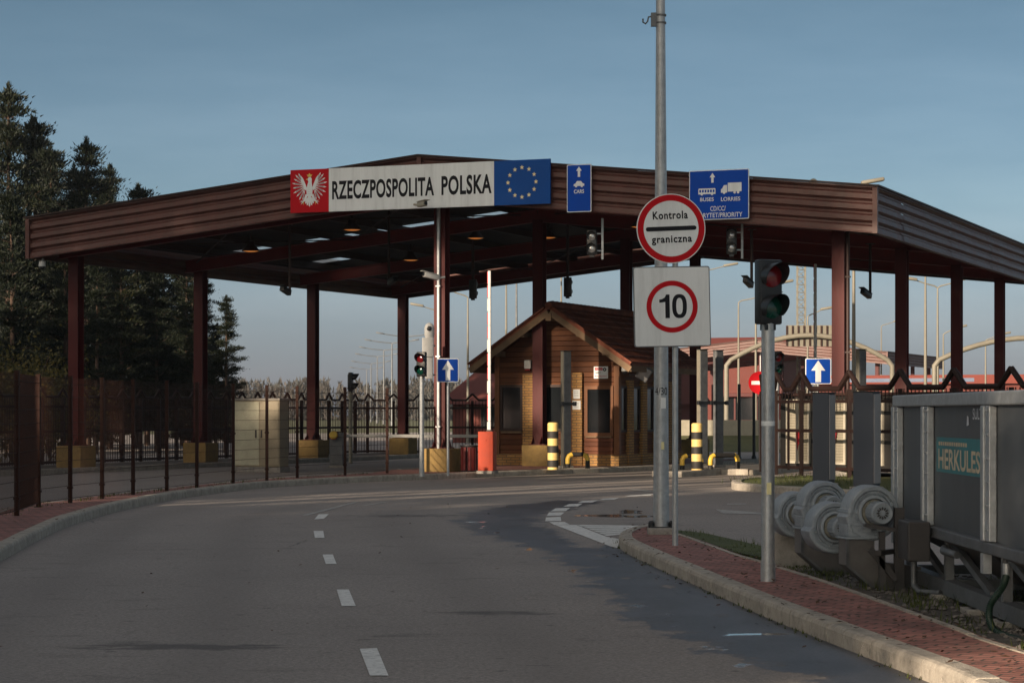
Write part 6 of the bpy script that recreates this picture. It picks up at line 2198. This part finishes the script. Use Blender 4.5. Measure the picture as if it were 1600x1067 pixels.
gantry('white arched gantry carrying the ribbed back of a large sign', 1135, 1394, 100, 566, 524, 0, (1230, 1302, 508, 541))
gantry('white arched gantry at the right edge behind the canopy columns', 1460, 1760, 95, 566, 528, 0)

# ------------------------------------------------------------------ far buildings and the second canopy
far_c = make_canopy((at(1182, 190), 190, 0.0), 'faded red canopy of the same shape far behind the right fence', FASCIA_FAR, True)
t = thing('terminal_building', 'pinkish red building with a sloping red roof left of the kiosk', 'building', (at(752, 118), 118, 0), TH)
b = MB(); b.bb(-1.6, 9.0, 0, 9, 0, 2.2); b.build('wall', PINKWALL, t)
b = MB()
zr = zat(572, 118)
b.add([(-2.2, -0.7, 2.0), (9.5, -0.7, 2.0), (9.5, 4.5, zr), (-2.0, 4.5, zr), (-2.2, 9.7, 2.0), (9.5, 9.7, 2.0)], [(0, 1, 2, 3), (3, 2, 5, 4), (0, 3, 4), (1, 5, 2), (0, 4, 5, 1)])
b.build('roof', PINKWALL, t)
for x in (0.0, 2.0, 4.0):
    b = MB(); b.bb(x, x + 1.0, -0.04, 0.0, 0.8, 1.8); b.build('window', GLASS, t)
Zb = 240.0
t = thing('terminal_building', 'large pinkish building with a red roof rising behind the far canopy', 'building', (at(1135, Zb), Zb, 0), TH)
zr, ze = zat(524, Zb), zat(556, Zb)
b = MB(); b.bb(-4.6, 4.6, 0, 14, 0, ze - 0.05); b.build('wall', PINKWALL, t)
b = MB()
b.add([(-5.2, -0.9, ze), (5.2, -0.9, ze), (5.2, 7, zr), (-5.2, 7, zr), (-5.2, 14.9, ze), (5.2, 14.9, ze)], [(0, 1, 2, 3), (3, 2, 5, 4), (0, 3, 4), (1, 5, 2), (0, 4, 5, 1)])
b.build('roof', REDROOF, t)
for x in (-4.2, -2.4, -0.6, 1.2, 3.0):
    b = MB(); b.bb(x, x + 0.9, -0.05, 0.0, 1.0, 2.6); b.build('window', GLASS, t)
b = MB()
for x in (-3.0, -1.1, 0.7, 2.5):
    b.bev(x - 0.15, x + 0.15, -0.25, -0.05, 0, 3.2, 0.02)
b.build('pilaster', CREAM, t)
Zb = 150.0
t = thing('passport_booth', 'dark glazed control booth under the far canopy right of the kiosk', 'booth', (at(1165, Zb), Zb, 0), TH)
b = MB(); b.bev(-2.3, 2.3, 0, 2.5, 0, 1.1, 0.02); b.build('base', MAROON, t)
b = MB(); b.bb(-2.2, 2.2, 0.1, 2.4, 1.1, 2.6); b.build('glazing', GLASS, t)
b = MB()
for x in (-2.2, -0.75, 0.75, 2.2):
    b.bb(x - 0.06, x + 0.06, 0.03, 0.098, 1.1, 2.6)
b.bev(-2.6, 2.6, -0.4, 2.9, 2.6, 2.85, 0.03); b.build('roof', MAROON, t)
t = thing('passport_booth', 'pinkish control booth with cream pillars seen just right of the tall light pole', 'booth', (at(1075, Zb), Zb, 0), TH)
b = MB(); b.bb(-2.0, 1.6, 0, 2.5, 0, 3.4); b.build('wall', PINKWALL, t)
b = MB(); b.bev(-0.35, -0.1, -0.2, -0.02, 0, 3.3, 0.02); b.bev(0.75, 1.0, -0.2, -0.02, 0, 3.3, 0.02); b.build('pillar', CREAM, t)
b = MB(); b.bb(-0.05, 0.7, -0.04, -0.002, 0.9, 2.2); b.build('window', GLASS, t)
t = thing('office_block', 'long low building with a red roof and white gable far right behind the fence', 'building', (at(1440, 170), 170, 0), TH)
b = MB(); b.bb(-8, 14, 0, 10, 0, zat(600, 170)); b.build('wall', PINKWALL, t)
b = MB(); b.bb(-8.4, 14.4, -0.5, 10.4, zat(600, 170) + 0.01, zat(586, 170)); b.build('roof', REDROOF, t)
b = MB(); b.bb(-7.9, 4.0, -0.52, -0.505, zat(600, 170) + 0.15, zat(591, 170)); b.build('blue_band', BLUEROOF, t)
t = thing('white_wall', 'long low white wall beyond the lanes right of the kiosk', 'wall', (at(1120, 96), 96, 0), 0)
b = MB(); b.bb(-2.6, 9.0, 0, 0.2, 0.55, 1.25); b.build('panel', CREAM, t)
b = MB(); b.bb(-2.6, 9.0, 0.02, 0.18, 0.0, 0.548); b.build('base', CONCRETE, t)
# grass bank in front of the white wall
b = MB()
b.add([(at(1040, 92), 90.5, 0.016), (at(1200, 92), 90.5, 0.016), (at(1200, 95), 95.9, 0.6), (at(1040, 95), 95.9, 0.6)], [(0, 1, 2, 3)])
structure(b.build('grass_bank', GRASS))
def post_only(label, px_, Zc, ytop, mat, r=0.05):
    t = thing('pole', label, 'pole', (at(px_, Zc), Zc, 0))
    b = MB(); b.tube([(0, 0, 0), (0, 0, zat(ytop, Zc))], r, 10); b.lathe([(r * 1.6, 0), (r * 1.6, 0.12), (r, 0.2)], n=10)
    b.build('tube', mat, t, smooth=40)
post_only('thin black pole with a yellow band behind the lane island', 1155, 72, 600, BLACK)
post_only('thin black pole left of the no entry sign', 1178, 74, 585, BLACK)

# ------------------------------------------------------------------ small natural litter
rng = random.Random(9)
b = MB()
def pt_in(line_a, line_b):
    i = rng.randrange(len(line_a) - 1)
    p = Vector(line_a[i]).lerp(Vector(line_a[i + 1]), rng.random())
    j = min(range(len(line_b)), key=lambda k: (Vector(line_b[k]) - p).length)
    return p.lerp(Vector(line_b[j]), rng.random())
for k in range(900):
    p = pt_in(NOSE, BACKK) if rng.random() < 0.75 else pt_in(KL, fl)
    s = rng.uniform(0.012, 0.032)
    a = rng.uniform(0, 6.28)
    c = Vector((p.x, p.y, 0.145 if rng.random() < 0.8 else 0.135))
    u_ = Vector((math.cos(a), math.sin(a), rng.uniform(-.2, .4))) * s
    v_ = Vector((-math.sin(a), math.cos(a), rng.uniform(-.2, .3))) * s * 0.55
    b.add([c - u_, c + v_, c + u_, c - v_], [(0, 1, 2, 3)])
for k in range(160):
    p = pt_in(offset_line(NOSE, -0.25), NOSE) if rng.random() < 0.5 else Vector((rng.uniform(-4, 3), rng.uniform(14, 40)))
    s = rng.uniform(0.01, 0.028)
    a = rng.uniform(0, 6.28)
    c = Vector((p.x, p.y, 0.012))
    u_ = Vector((math.cos(a), math.sin(a), rng.uniform(0, .4))) * s
    v_ = Vector((-math.sin(a), math.cos(a), rng.uniform(0, .3))) * s * 0.55
    b.add([c - u_, c + v_, c + u_, c - v_], [(0, 1, 2, 3)])
stuff(b.build('dead_leaves', DEADLEAF), 'scattered brown dead leaves lying on the paving', 'leaves')
b = MB()
def blades(cx, cy, z, n, spread, h):
    for k in range(n):
        a = rng.uniform(0, 6.28)
        p = Vector((cx + rng.gauss(0, spread), cy + rng.gauss(0, spread), z))
        tip = p + Vector((math.cos(a) * h * 0.5, math.sin(a) * h * 0.5, h * rng.uniform(0.5, 1.1)))
        sd_ = Vector((-math.sin(a), math.cos(a), 0)) * 0.006
        b.add([p - sd_, p + sd_, tip], [(0, 1, 2)])
for k in range(len(BACKK)):
    if rng.random() < 0.6:
        blades(BACKK[k][0] + 0.15 + rng.random() * 0.4, BACKK[k][1], 0.06, 26, 0.10, 0.09)
for k in range(160):
    blades(rng.uniform(2.0, 3.3), rng.uniform(20.6, 24.8), 0.09, 20, 0.12, 0.025)
for k in range(150):
    q = rng.random()
    p = Vector(VG[rng.randrange(len(VG))])
    blades(p.x + rng.uniform(0.3, 2.5), p.y + rng.uniform(0.2, 1.5), 0.12, 14, 0.2, 0.13)
for k in range(120):
    blades(rng.uniform(3.4, 5.0), rng.uniform(12.5, 21.2), 0.05, 12, 0.12, 0.10)
for k in range(120):
    p = Vector(fl[rng.randrange(len(fl) - 1)]).lerp(Vector(fl[rng.randrange(len(fl) - 1)]), 0.0)
    i = rng.randrange(4, len(FENCE_PTS) - 1)
    p = Vector(FENCE_PTS[i]).lerp(Vector(FENCE_PTS[i + 1]), rng.random())
    blades(p.x - rng.uniform(-0.05, 0.4), p.y, 0.125, rng.randrange(3, 10), 0.05, rng.uniform(0.03, 0.08))
for k in range(60):
    i = rng.randrange(len(NOSE) - 1)
    p = Vector(NOSE[i])
    blades(p.x - 0.02, p.y, 0.0, rng.randrange(3, 9), 0.03, 0.035)
stuff(b.build('grass_tufts', BLADE), 'short grass and moss along the back of the paving', 'grass')
b = MB()
for k in range(1500):
    y = rng.uniform(11.0, 21.2)
    x = rng.uniform(2.95, 4.4)
    if x < 2.52 + (21.6 - y) * 0.08 + 0.12:
        continue
    s = rng.uniform(0.012, 0.035)
    M = Matrix.Translation((x, y, 0.05 + s * 0.3)) @ Matrix.Rotation(rng.uniform(0, 6), 4, 'Z') @ Matrix.Rotation(rng.uniform(-.5, .5), 4, 'X')
    vs = [(s * rng.uniform(.7, 1.2) * a_2, s * rng.uniform(.7, 1.2) * b_2, s * 0.6 * rng.uniform(.7, 1.2) * c_2) for a_2, b_2, c_2 in ((1, 0, 0), (0, 1, 0), (-1, 0, 0), (0, -1, 0), (0, 0, 1), (0, 0, -1))]
    b.add(vs, [(0, 1, 4), (1, 2, 4), (2, 3, 4), (3, 0, 4), (1, 0, 5), (2, 1, 5), (3, 2, 5), (0, 3, 5)], M)
stuff(b.build('gravel', PEBBLE), 'loose grey gravel under the hopper', 'gravel')

# ------------------------------------------------------------------ the air
hm = bpy.data.materials.new('haze')
hm.use_nodes = True
hnt = hm.node_tree
hnt.nodes.clear()
hv = hnt.nodes.new('ShaderNodeVolumePrincipled')
hv.inputs['Color'].default_value = (0.72, 0.82, 0.95, 1)
hv.inputs['Density'].default_value = 0.00016
hv.inputs['Anisotropy'].default_value = 0.2
ho = hnt.nodes.new('ShaderNodeOutputMaterial')
hnt.links.new(hv.outputs[0], ho.inputs['Volume'])
b = MB()
b.bb(-705, 705, -125, 905, -1.1, 34.0)
hz = b.build('haze', hm)
stuff(hz, 'thin bluish haze in the air over the crossing', 'haze')
